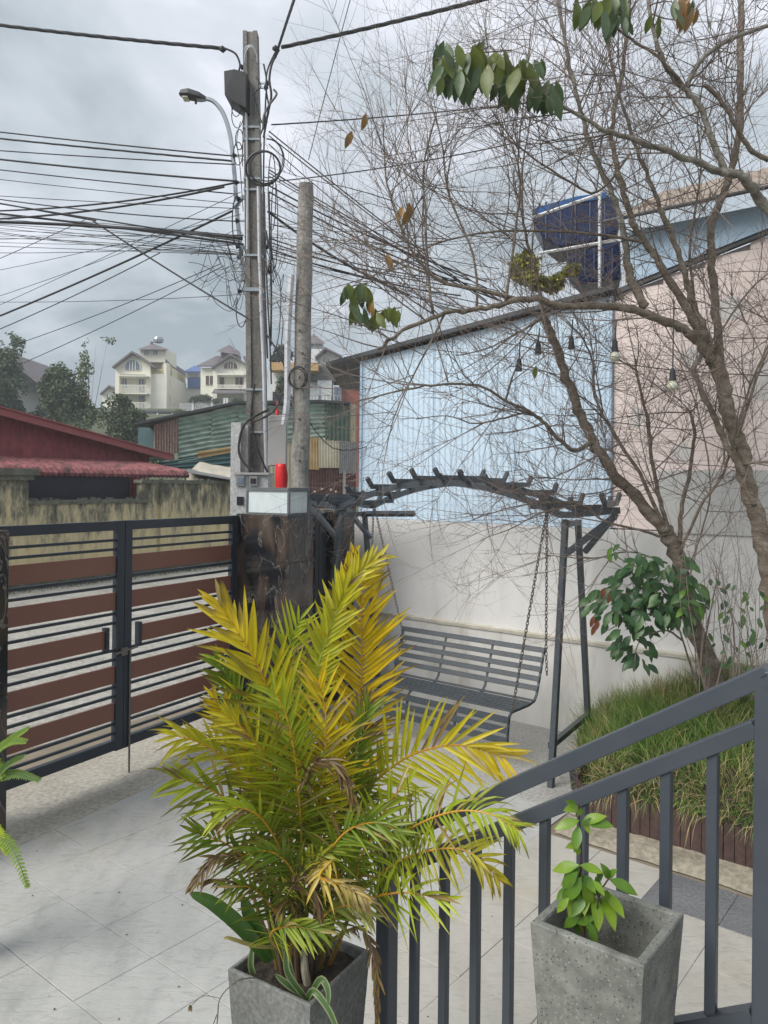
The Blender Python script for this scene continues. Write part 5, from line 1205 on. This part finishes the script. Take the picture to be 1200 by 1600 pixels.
# red house
rh = thing('red_shed', G(11, -19, 0), 'long red corrugated shed with a sloping red roof beyond the street wall', 'shed')
WR = -16.6; g0 = gx(262, WR); slope = -.162
def rz(g): return 2.99+slope*(g-g0)
gs = 2.0
ga_ = gs
while ga_ < g0-.4:
    gb2 = min(ga_+1.05, g0-.35); h0 = rz(ga_)-.02; h1 = rz(gb2)-.02
    wave_sheet(G(ga_, WR-.4, 0), XG*(gb2-ga_), UP, XW, 6, .014, 'rib', 6, 1, top=lambda u, h0=h0, h1=h1: h0+(h1-h0)*u).build('wall_sheet', m_redroof, rh); ga_ = gb2
rf = MB(); rf.prism([G(1.5, WR+.02, rz(1.5)), G(g0+.1, WR+.02, rz(g0+.1)), G(g0+.1, WR-6, rz(g0+.1)), G(1.5, WR-6, rz(1.5))], (0, 0, .05)); rf.build('roof', m_redroof, rh)
MB().bar(G(1.5, WR+.05, rz(1.5)-.01), G(g0+.12, WR+.05, rz(g0+.12)-.01), .03, .17, XW).build('verge_board', m_redtrim, rh)
MB().bar(G(1.5, WR+.07, rz(1.5)+.09), G(g0+.14, WR+.07, rz(g0+.14)+.09), .08, .03, XW).build('verge_cap', m_redtrim, rh)
# awning of barrel sheets
aw = thing('red_awning', G(11, -15.5, 2.4), 'faded red corrugated awning with a scalloped mouldy edge below the red shed', 'awning')
gE = gx(293, -14.9); g = 3.0; nsh = 0
while g < gE:
    g2 = min(g+.84, gE); nw = max(1, int((g2-g)/.14+.5))
    m = MB(); cols = nw*8; prof_ = [(-14.9, 2.36), (-14.86, 2.44), (-14.93, 2.52), (-15.3, 2.60), (-16.6, 2.78)]
    for i in range(cols+1):
        u = i/cols; gg_ = g+(g2-g)*u; h = abs(math.sin(math.pi*u*nw))*.045
        for j, (w_, z_) in enumerate(prof_): m.v.append(G(gg_, w_+(h if j < 2 else h*.3), z_+(h if j >= 2 else 0)+(.03*(1-abs(math.sin(math.pi*u*nw))) if j == 0 else 0)))
    for i in range(cols):
        for j in range(4): a_ = i*5+j; m.f.append((a_, a_+5, a_+6, a_+1))
    m.build('awning_sheet', m_awn, aw); g = g2
wbox(ga+.3, gb_, 1.83, 2.4, WW-.45, WW-.42, m_net, 'shade_net', aw)
for g in (ga+.6, (ga+gb_)/2, gb_-.2): wbox(g-.04, g+.04, 0, 2.36, WW-.62, WW-.54, m_darkroof, 'awning_post', aw)
# green shed
def pl(px, Y): return (px-CX)/F*Y, Y
def plane_pt(px, z_py, A, B):   # point on the vertical plane A-B (ground points) seen at px, py
    r = (px-CX)/F; ax, ay = A; bx, by = B; k = (r*ay-ax)/((bx-ax)-r*(by-ay)); Y = ay+(by-ay)*k; return W(px, z_py, Y)
GA = pl(240, 23.0); GB = pl(556, 26.0)
gs_ = thing('green_shed', (-4, 25, 0), 'patched green and rusty corrugated shed behind the utility poles', 'shed')
def hsheet(x0, x1, yt0, yt1, yb0, yb1, n_, mat, amp=.05, off=0, name='wall_sheet', vert=False):
    a_ = plane_pt(x0, yt0, GA, GB); b_ = plane_pt(x1, yt1, GA, GB); c = plane_pt(x0, yb0, GA, GB); d = plane_pt(x1, yb1, GA, GB)
    nr = ((b_-a_).cross(UP)).normalized(); nr = nr if nr.y < 0 else -nr; m = MB(); R_ = n_*6
    for i in range(R_+1):
        u = i/R_; h = math.sin(2*math.pi*u*n_)*amp
        for j in range(5):
            v = j/4
            q = (c.lerp(a_, v)).lerp(d.lerp(b_, v), u) if vert else (a_.lerp(b_, v)).lerp(c.lerp(d, v), u)
            m.v.append(q+nr*(h+off)+nr*.02*noise.noise(q))
    for i in range(R_):
        for j in range(4): k = i*5+j; m.f.append((k, k+5, k+6, k+1))
    return m.build(name, mat, gs_)
hsheet(278, 330, 653, 643, 728, 718, 10, m_green); hsheet(330.3, 372, 642, 632, 716, 712, 11, m_green, off=.01); hsheet(372, 440, 632, 634, 712, 690, 9, m_green, off=0)
hsheet(440, 478, 634, 634, 692, 686, 7, m_green, off=.012); hsheet(478, 512, 631, 630, 688, 684, 8, m_rust, off=.02, amp=.035).data.materials[0] = m_green
hsheet(240, 278, 664, 654, 712, 708, 9, m_rust, .03, .06, vert=True); hsheet(308, 366, 706, 697, 716, 706, 1, m_ochre, .03, .09); hsheet(248, 372, 722, 704, 735, 728, 3, m_teal, .04, .02)
hsheet(507, 546, 630, 633, 688, 690, 6, m_dgreen, .02, .05, vert=True); hsheet(476, 498, 683, 683, 733, 734, 5, m_ochre, .012, .03, vert=True); hsheet(497, 532, 684, 690, 731, 731, 8, m_beige, .012, .05, vert=True)
hsheet(470, 556, 730, 730, 868, 868, 20, m_rustd, .02, .0, vert=True); hsheet(528, 556, 688, 692, 740, 740, 9, m_greysheet, .02, .09, vert=True); hsheet(545, 556, 632, 632, 692, 692, 3, m_beige, .02, .02, vert=True)
hsheet(372, 475, 690, 684, 868, 868, 16, m_beige, .02, -.05, vert=True)
for x0, x1, y0, y1 in ((214, 372, 665, 631.5), (372, 500, 631.5, 629), (500, 548, 629, 632)):
    a_ = plane_pt(x0, y0, GA, GB); b_ = plane_pt(x1, y1, GA, GB); MB().prism([a_-ZY*.25, b_-ZY*.25, b_+ZY*5+UP*.1, a_+ZY*5+UP*.1], UP*.07).build('roof_edge', m_darkroof, gs_)
a_ = plane_pt(539, 735, GA, GB); MB().bar(a_-ZY*.3, Vector((a_.x, a_.y-.3, 0)), .09, .06, ZX).build('prop_post', m_greysheet, gs_)
for x, y in ((484,770),(492,768),(503,764),(517,765),(525,768),(478,775)): c = plane_pt(x, y, GA, GB); MB().box(c-ZY*.05, ZX*.03, ZY*.01, UP*.035).build('paint_spot', m_beige, gs_)
mbx(216, 668, 245, 716, 24.0, 26.0, m_teal, 'side_wall', gs_)
# tarp heap on the roof behind the wall
tp = thing('tarpaulin', W(330, 745, 21.5), 'crumpled cream tarpaulin over sheets behind the street wall', 'tarpaulin'); m = MB(); n1_, n2_ = 26, 8
for i in range(n1_+1):
    for j in range(n2_+1):
        x = 286+i*(96/n1_); ytop = 722+12*abs((x-312)/60)**1.3 if x > 312 else 722+26*((312-x)/26)**1.2
        u = j/n2_; y = 752+(ytop-752)*math.sin(u*math.pi/2); q = W(x, y, 21.6+u*1.6); m.v.append(q+Vector((0, .1, .1))*noise.noise(q*2.2))
for i in range(n1_):
    for j in range(n2_): k = i*(n2_+1)+j; m.f.append((k, k+n2_+1, k+n2_+2, k+1))
m.build('tarp_sheet', m_tarp, tp, smooth=True)
MB().prism([W(288, 738, 21.2), W(368, 751, 21.2), W(368, 747, 22.6), W(296, 734, 22.6)], UP*.03).build('loose_sheet', m_greysheet, tp)
# ------------------------------------------------------------------ NEIGHBOUR HOUSE behind the shed
nh = thing('balcony_house', W(508, 700, 38), 'white house with a railed balcony and red brick wall between pole and blue building', 'house')
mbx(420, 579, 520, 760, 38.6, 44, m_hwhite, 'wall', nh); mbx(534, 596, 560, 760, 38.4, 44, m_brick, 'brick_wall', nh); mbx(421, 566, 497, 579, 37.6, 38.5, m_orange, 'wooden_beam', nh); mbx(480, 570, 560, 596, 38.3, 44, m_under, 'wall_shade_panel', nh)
mbx(496, 594, 518, 632, 38.3, 38.58, m_hwhite, 'wall_panel', nh); mbx(520.5, 602, 533, 625, 38.1, 38.5, m_hwhite, 'window_frame', nh); mbx(522, 604, 526.5, 623, 38.0, 38.08, m_win, 'window', nh); mbx(527.5, 604, 531.5, 623, 38.0, 38.08, m_win, 'window', nh)
mbx(497, 596, 501, 632, 37.4, 37.6, m_galv, 'column', nh); mbx(480, 617, 534, 618.5, 37.3, 37.4, m_galv, 'handrail', nh)
for k in range(11): mbx(482+k*5, 618.5, 483+k*5, 630, 37.3, 37.4, m_galv, 'baluster', nh)
mbx(426, 612, 452, 640, 38.2, 38.55, m_net, 'doorway', nh)
# ------------------------------------------------------------------ HOUSES ON THE HILL
def gable(par, x0, xm, x1, ye, yr, Ya, Yb, mat, over=2, th=2.2, name='roof'):
    s_ = Ya/F; a_ = W(x0-over, ye+over*(ye-yr)/(xm-x0), Ya-.6); r_ = W(xm, yr, Ya-.6); b_ = W(x1+over, ye+over*(ye-yr)/(x1-xm), Ya-.6); D = Vector((0, Yb-Ya+.6, 0)); t_ = UP*th*s_
    m = MB(); m.prism([a_, r_, r_+t_, a_+t_*.9], D); m.build(name, mat, par); m = MB(); m.prism([r_, b_, b_+t_*.9, r_+t_], D); m.build(name, mat, par)
def gwall(par, x0, xm, x1, ye, yr, yb, Ya, Yb, mat): MB().prism([W(x0, yb, Ya), W(x1, yb, Ya), W(x1, ye, Ya), W(xm, yr, Ya), W(x0, ye, Ya)], (0, Yb-Ya, 0)).build('wall', mat, par)
def archwin(par, x0, x1, y0, y1, Ya, mat, frame):
    n_ = 14; cx = (x0+x1)/2; rx = (x1-x0)/2; h = y1-y0
    def poly(g_, Yq): return [W(cx+rx*g_, y1, Yq), W(cx-rx*g_, y1, Yq)]+[W(cx-rx*g_*math.cos(math.pi*k/n_), y1-h*.35-(h*.65)*g_*math.sin(math.pi*k/n_), Yq) for k in range(n_+1)]
    f = MB().prism(poly(1.12, Ya-.12), (0, .11, 0)).build('window_frame', frame, par); MB().prism(poly(.95, Ya-.17), (0, .045, 0)).build('pane', mat, f)
    for u in (-.38, .38, 0): mbx(cx+rx*u-.4, y0+h*.12, cx+rx*u+.4, y1, Ya-.24, Ya-.18, frame, 'mullion', par)
def win(par, x0, y0, x1, y1, Ya, mat, frame, cross=True):
    f = mbx(x0-.8, y0-.8, x1+.8, y1+.8, Ya-.1, Ya-.002, frame, 'window', par); a_ = mbx(x0, y0, x1, y1, Ya-.16, Ya-.102, mat, 'pane', f)
    if cross: mbx((x0+x1)/2-.3, y0, (x0+x1)/2+.3, y1, Ya-.2, Ya-.162, frame, 'mullion', f)
def balus(par, x0, x1, y0, y1, Ya, mat, step=2.2):
    mbx(x0, y0, x1, y0+1.1, Ya, Ya+.15, mat, 'handrail', par); mbx(x0, y1-1, x1, y1, Ya, Ya+.15, mat, 'rail', par); x = x0+.6; m = MB()
    while x < x1: a_ = W(x, y0+1, Ya); b_ = W(x, y1-1, Ya); m.bar(a_, b_, .06, .06, ZX); x += step
    m.build('balusters', mat, par)['kind'] = 'stuff'
YH = 86
h1 = thing('hill_house', W(215, 645, YH), 'cream three storey villa with a square roof tower on the hillside', 'house')
gwall(h1, 180, 206, 235, 571, 553, 585, YH, YH+9, m_cream); mbx(180, 585, 186, 645, YH, YH+9, m_cream, 'wall', h1); mbx(228, 585, 235, 645, YH, YH+9, m_cream, 'wall', h1); mbx(186, 585, 228, 645, YH+1.2, YH+9, m_cream, 'wall', h1)
gable(h1, 180, 206, 235, 571, 551, YH-.2, YH+9, m_hroof, over=5, th=3)
archwin(h1, 195.5, 218.5, 562, 578, YH, m_win, m_cream2)
for y in (586, 613.5): mbx(184, y, 230, y+2.2, YH-1.0, YH+1.2, m_cream2, 'balcony_slab', h1)
for y0, y1 in ((601, 613), (628, 640)): balus(h1, 185, 229, y0, y1, YH-.9, m_cream2)
win(h1, 190, 590, 198, 606, YH+1.2, m_win, m_cream2); win(h1, 217, 590, 224, 613, YH+1.2, m_win, m_cream2); win(h1, 217, 618, 224, 640, YH+1.2, m_win, m_cream2); win(h1, 190, 618, 198, 632, YH+1.2, m_hwhite, m_cream2)
mbx(235.05, 584, 260, 646, YH+.5, YH+9, m_cream2, 'wall', h1); mbx(219, 544, 259, 566, YH+1.5, YH+6, m_cream, 'tower', h1); mbx(236, 566, 256, 584, YH+2.2, YH+6, m_beige, 'terrace_wall', h1); mbx(256.05, 566, 260, 584, YH+.6, YH+2, m_cream, 'pillar', h1); balus(h1, 236, 256, 577, 584, YH+.6, m_yel, 1.8)
for x in (225.5, 239.5): win(h1, x, 548, x+6, 554, YH+1.5, m_win, m_cream2)
m = MB(); c = W(239, 537, YH+3.5); b4 = [W(212.5, 546, YH+.6), W(264, 546, YH+.6), W(262, 546, YH+7), W(215, 546, YH+7)]
for k in range(4): m.quad(b4[k], b4[(k+1) % 4], c)
m.quad(*b4); m.build('tower_roof', m_hroof, h1); MB().tube([W(237, 538, YH+3.4), W(237, 534, YH+3.4)], .18, 8).build('finial', m_hroof, h1)
MB().tube([W(247.5, 536, YH+3.5), W(247.5, 535, YH+3.5), W(247.5, 531, YH+3.5), W(247.5, 527, YH+3.5), W(247.5, 525.5, YH+3.5)], [.3, .55, .62, .5, .1], 12).build('roof_tank', m_galv, h1)
# side wing receding to the right
m = MB(); s0 = W(260, 645, YH+.6); m.prism([W(260.05, 646, YH+.6), W(290, 640, YH+13), W(290, 586, YH+13), W(260.05, 566, YH+.6)], (-2.0, 3, 0)); m.build('wing_wall', m_yel, h1)
m = MB(); m.prism([W(258, 567, YH), W(292, 588, YH+13.4), W(288, 580, YH+14), W(259, 562, YH+1.5)], UP*.12); m.build('wing_roof', m_hroof, h1)
for x, y0, y1 in ((264, 592, 606), (264, 618, 633), (277, 600, 612)): k = (x-260)/30; win(h1, x-1.5, y0, x+1.5, y1, YH+.3+12.4*k, m_win, m_cream2, False)
for x in (268.5, 272.5): k = (x-260)/30; mbx(x, 572+16*k, x+1.3, 644, YH-.1+12.4*k, YH+.4+12.4*k, m_cream, 'pilaster', h1)
h2 = thing('hill_house', W(350, 640, YH), 'cream villa with a curved gable and arched brown window left of the utility pole', 'house')
mbx(313.7, 575, 334, 628, YH+.6, YH+9, m_cream, 'wall', h2); gwall(h2, 333, 360, 390, 574, 557, 584, YH, YH+9, m_cream2); mbx(333, 584, 339, 628, YH, YH+8, m_cream2, 'wall', h2); mbx(339, 584, 381, 628, YH+1.3, YH+8, m_cream2, 'wall', h2); mbx(381, 584, 390, 628, YH, YH+8, m_cream2, 'wall', h2)
gable(h2, 334, 360, 388, 573, 555, YH-.3, YH+9, m_hroof, over=4, th=3); m = MB(); m.prism([W(308, 573, YH), W(336, 573, YH), W(348, 558, YH+5), W(338, 558, YH+5)], UP*.15); m.build('roof', m_hroof, h2)
m = MB(); m.prism([W(386, 573, YH), W(402, 575, YH), W(398, 560, YH+5), W(380, 558, YH+5)], UP*.15); m.build('roof', m_hroof, h2)
archwin(h2, 349.5, 371, 565, 576, YH, m_bwin, m_cream2); win(h2, 321.5, 587, 333, 601, YH+.6, m_bwin, m_cream2); win(h2, 344, 587, 350, 606, YH+1.3, m_bwin, m_cream2, False); win(h2, 368, 588, 379, 603, YH+1.3, m_bwin, m_cream2)
mbx(339, 583.5, 382, 586, YH-.8, YH+1.2, m_cream2, 'balcony_beam', h2); mbx(339, 606, 382, 608, YH-.8, YH+1.2, m_cream2, 'balcony_slab', h2); balus(h2, 340, 381, 601, 607, YH-.8, m_cream2, 2)
m = MB(); m.prism([W(331, 615, YH-2.2), W(384, 615, YH-2.2), W(380, 609, YH), W(335, 609, YH)], UP*.1); m.build('awning', m_hroof, h2)
mbx(345, 550, 369, 560, YH+3, YH+6, m_hroof, 'cupola', h2); m = MB(); c = W(358, 538.5, YH+4.5); b4 = [W(338, 549, YH+1.5), W(377, 555, YH+1.5), W(374, 549, YH+7.5), W(342, 549, YH+7.5)]
for k in range(4): m.quad(b4[k], b4[(k+1) % 4], c)
m.quad(*b4); m.build('cupola_roof', m_hroof, h2)
MB().tube([W(368, 548, YH+3), W(359, 528, YH+3)], .06, 5).build('antenna', m_galv, h2)
h3 = thing('hill_house', W(302, 640, 95), 'small pale house with bright blue walls and roof between the two villas', 'house')
mbx(290, 581, 312, 590, 95, 100, m_hwhite, 'wall', h3); mbx(293, 590, 314, 606, 94.5, 100, m_hblue, 'blue_wall', h3); m = MB(); m.prism([W(287, 582, 94), W(316, 582, 94), W(312, 573, 99), W(304, 573, 99)], UP*.15); m.build('roof', m_hblue, h3); mbx(284, 606, 314, 640, 95, 101, m_hwhite, 'wall', h3)
h4 = thing('hill_house', W(168, 640, 100), 'small cream house with a grey curved roof left of the tower villa', 'house'); gwall(h4, 160, 170, 182, 613, 606, 650, 100, 106, m_cream); gable(h4, 160, 170, 182, 613, 604, 100, 106, m_hroof, over=4, th=2.5); archwin(h4, 166, 177, 614, 622, 100, m_win, m_cream2)
h5 = thing('hill_house', W(0, 680, 70), 'white house with a dark sloping roof behind the trees at the left edge', 'house'); gwall(h5, -60, -20, 22, 605, 560, 700, 70, 80, m_hwhite); gable(h5, -60, -10, 60, 600, 545, 69.5, 80, m_hroof, over=6, th=3); win(h5, -3, 605, 1.5, 622, 70, m_win, m_cream2)
h6 = thing('hill_house', W(505, 600, 80), 'white villa with stepped dark roofs peeking out right of the old pole', 'house')
mbx(484, 545, 505, 640, 80.4, 88, m_hwhite, 'wall', h6); gwall(h6, 500, 515, 531, 560, 546, 640, 80, 86, m_hwhite); gable(h6, 496, 508, 530, 556, 545, 79.6, 87, m_hroof, over=4, th=3); mbx(484, 535, 504, 543, 82, 86, m_hwhite, 'tower', h6)
for x in (488, 494, 500): mbx(x-1, 536.5, x+1, 541, 81.9, 81.99, m_win, 'tower_window', h6)
m = MB(); c = W(490, 521, 84); b4 = [W(478, 537, 81), W(509, 537, 81), W(506, 537, 87), W(480, 537, 87)]
for k in range(4): m.quad(b4[k], b4[(k+1) % 4], c)
m.quad(*b4); m.build('tower_roof', m_hroof, h6); archwin(h6, 505, 514, 558, 565, 80, m_bwin, m_cream2)
# terrace walls and fences below the villas
tf = thing('terrace_fence', W(320, 640, 76), 'white balustrade fence along the terrace below the hillside villas', 'fence'); balus(tf, 281, 388, 629, 640, 76, m_hwhite, 3); mbx(281, 640, 388, 652, 76, 76.6, m_hwhite, 'wall', tf)
for x in (300, 330, 349, 353): mbx(x, 622, x+2.5, 641, 75.9, 76.3, m_hwhite, 'fence_pillar', tf)
tf = thing('terrace_fence', W(240, 655, 74), 'grey white fenced terrace in front of the tower villa', 'fence'); balus(tf, 212, 272, 647, 658, 74, m_hwhite, 3); mbx(205, 641, 268, 645, 74.5, 78, m_darkroof, 'canopy', tf); mbx(212, 658, 272, 664, 74, 74.5, m_hwhite, 'wall', tf)
for x in (222, 245, 268): mbx(x, 645, x+1.5, 660, 73.8, 73.98, m_hwhite, 'fence_pillar', tf)

# ------------------------------------------------------------------ BACKGROUND TREES
def bgtree(name, label, cat, blobs, n_, size, ca, cb, Yc, base, group=None, trunk=.14):
    pb_ = W(*base, Yc); pb_.z = max(hill(pb_.x, pb_.y), -.05)
    t = thing(name, pb_, label, cat, group); m = MB(); m.c = []
    tot = sum(b[2]*b[3] for b in blobs)
    for cx, cy, rx, ry in blobs:
        c = W(cx, cy, Yc); k_ = Yc/F; cnt = int(1.9*n_*rx*ry/tot)
        for k in range(cnt):
            v = rvec(); rad = random.random()**.42; nn = 1+.28*noise.noise(v*2.3+Vector((cx, cy, 0)))
            p = c+Vector((v.x*rx*k_, v.y*min(rx, ry)*k_, v.z*ry*k_))*rad*nn
            if noise.noise(p*(1.1*12/Yc)*1.6) < -.12: continue
            d = rvec(); e_ = d.cross(rvec()).normalized()*size*.7*rnd(.3, .55); d = (d-UP*.3)*size*.7*rnd(.6, 1.3); cc = mixc(ca, cb, random.random()); 
            j_ = 1+.35*noise.noise(p*.9); cc = tuple(x*j_ for x in cc)
            i0 = len(m.v); m.v += [p, p+d*.5+e_, p+d, p+d*.5-e_]; m.c += [cc]*4; m.f.append((i0, i0+1, i0+2, i0+3))
    m.build('crown', m_farleaf, t)
    top = W(blobs[0][0], blobs[0][1], Yc); b_ = MB(); b_.tube([pb_, pb_.lerp(top, .5)+Vector((.1, 0, 0)), top], [trunk, trunk*.7, trunk*.3], 7)
    for cx, cy, rx, ry in blobs[:6]: b_.tube([pb_.lerp(top, .45), W(cx, cy, Yc)], [trunk*.4, trunk*.12], 5)
    b_.build('trunk', m_bark, t); return t
DG = (.06, .10, .062); MG = (.13, .18, .085); YG = (.12, .14, .04)
bgtree('hillside_tree', 'tall dark feathery tree at the left edge below the clouds', 'tree', [(8,560,34,42),(-20,560,40,50),(20,610,36,40),(48,655,40,42),(75,670,30,30),(0,600,25,40),(-40,620,40,60)], 15000, .30, DG, MG, 48, (20, 720))
bgtree('hillside_tree', 'mid green bushy tree second from the left edge', 'tree', [(92,590,22,22),(100,620,30,30),(85,650,28,32),(110,660,34,32),(75,605,14,22),(120,625,16,22)], 10000, .24, DG, mixc(MG, YG, .4), 46, (98, 720))
bgtree('hillside_tree', 'wispy thin crowned bamboo between the bushy tree and the villa', 'bamboo', [(138,560,14,30),(128,590,12,28),(150,540,14,12),(168,531,14,5),(135,620,16,18),(160,570,8,10),(150,600,8,8)], 800, .22, MG, YG, 46, (138, 720), trunk=.04)
bgtree('hillside_tree', 'round dark green tree in front of the tower villa', 'tree', [(168,650,32,34),(195,665,34,34),(150,680,30,26),(215,685,26,26),(175,630,30,16),(225,700,20,20)], 17000, .22, (.018, .042, .018), mixc(MG, YG, .35), 42, (180, 740))
bgtree('hillside_tree', 'low green shrubbery behind the red shed roof', 'shrubs', [(130,685,40,26),(90,690,40,26),(40,680,40,24),(-10,680,40,24),(240,705,18,22),(228,690,12,16)], 11000, .20, DG, MG, 40, (100, 740))
bgtree('terrace_bush', 'dark clipped bushes on the terrace fence of the arched window villa', 'bush', [(300,624,12,5),(318,622,14,6),(336,626,8,4),(372,626,10,5)], 2600, .16, DG, MG, 76, (310, 640), trunk=.04)
bgtree('terrace_bush', 'brown and green bush beside the tower villa terrace', 'bush', [(282,648,14,9),(298,647,12,6),(268,654,8,6)], 2400, .18, (.08, .05, .04), MG, 74, (285, 655), trunk=.04)
bgtree('terrace_bush', 'small green plants below the tower villa canopy', 'bush', [(222,652,8,6),(238,658,9,4),(212,648,8,6)], 1300, .16, DG, MG, 72, (222, 660), trunk=.04)
bgtree('small_conifer', 'dark spiky potted conifer seen between the two poles', 'conifer', [(438,600,8,16),(440,610,10,8)], 1500, .10, DG, MG, 30, (438, 640), trunk=.04)
bgtree('dark_tree', 'dark round tree top between the two poles', 'tree', [(440,552,13,14),(432,560,12,8),(448,556,10,10)], 3000, .22, (.05, .045, .03), DG, 60, (440, 620), trunk=.1)
bgtree('roof_creeper', 'yellow green leafy plant on the roof below the water tanks', 'plant', [(812,418,14,22),(838,432,22,20),(862,436,20,18),(890,418,14,12),(850,410,14,14),(825,400,10,10)], 2600, .065, (.10, .14, .03), (.42, .38, .04), 7.9, (850, 470), trunk=.012)

# ------------------------------------------------------------------ AIR
hz = MB().box((0, 250, 14), ZX*270, ZY*320, UP*17).build('haze', m_land, org=(0, 0, 0)); hz['kind'] = 'stuff'; hz['label'] = 'thin pale haze that fades the hillside'; hz['category'] = 'haze'
mh = bpy.data.materials.new('haze'); mh.use_nodes = True; nt = mh.node_tree
for n in list(nt.nodes):
    if n.type != 'OUTPUT_MATERIAL': nt.nodes.remove(n)
pv = nt.nodes.new('ShaderNodeVolumePrincipled'); pv.inputs['Color'].default_value = (.86, .9, .95, 1); pv.inputs['Density'].default_value = .0021; pv.inputs['Anisotropy'].default_value = .2
nt.links.new(pv.outputs[0], [n for n in nt.nodes if n.type == 'OUTPUT_MATERIAL'][0].inputs['Volume']); hz.data.materials[0] = mh

# small chips and fallen bits on the paving
db = MB(); db.c = []
for k in range(90):
    sx, tt = rnd(-5.0, -.6), rnd(1.3, 4.5); p = S(sx, tt, .0045)
    if wof((sx, tt)) < -4.2: continue
    d = Vector((rnd(-1, 1), rnd(-1, 1), 0)).normalized()*rnd(.003, .009); e_ = d.cross(UP)*rnd(.3, .7); c = random.choice([(.75, .75, .72), (.6, .58, .5), (.12, .09, .05), (.10, .07, .04)])
    i0 = len(db.v); db.v += [p-d, p-e_, p+d, p+e_, p+UP*.004]; db.c += [c]*5; db.f += [(i0, i0+1, i0+4), (i0+1, i0+2, i0+4), (i0+2, i0+3, i0+4), (i0+3, i0, i0+4)]
tag(db.build('floor_debris', m_grass, org=(0, 0, 0)), 'tiny pale chips and leaf bits scattered on the paving', 'debris', kind='stuff')
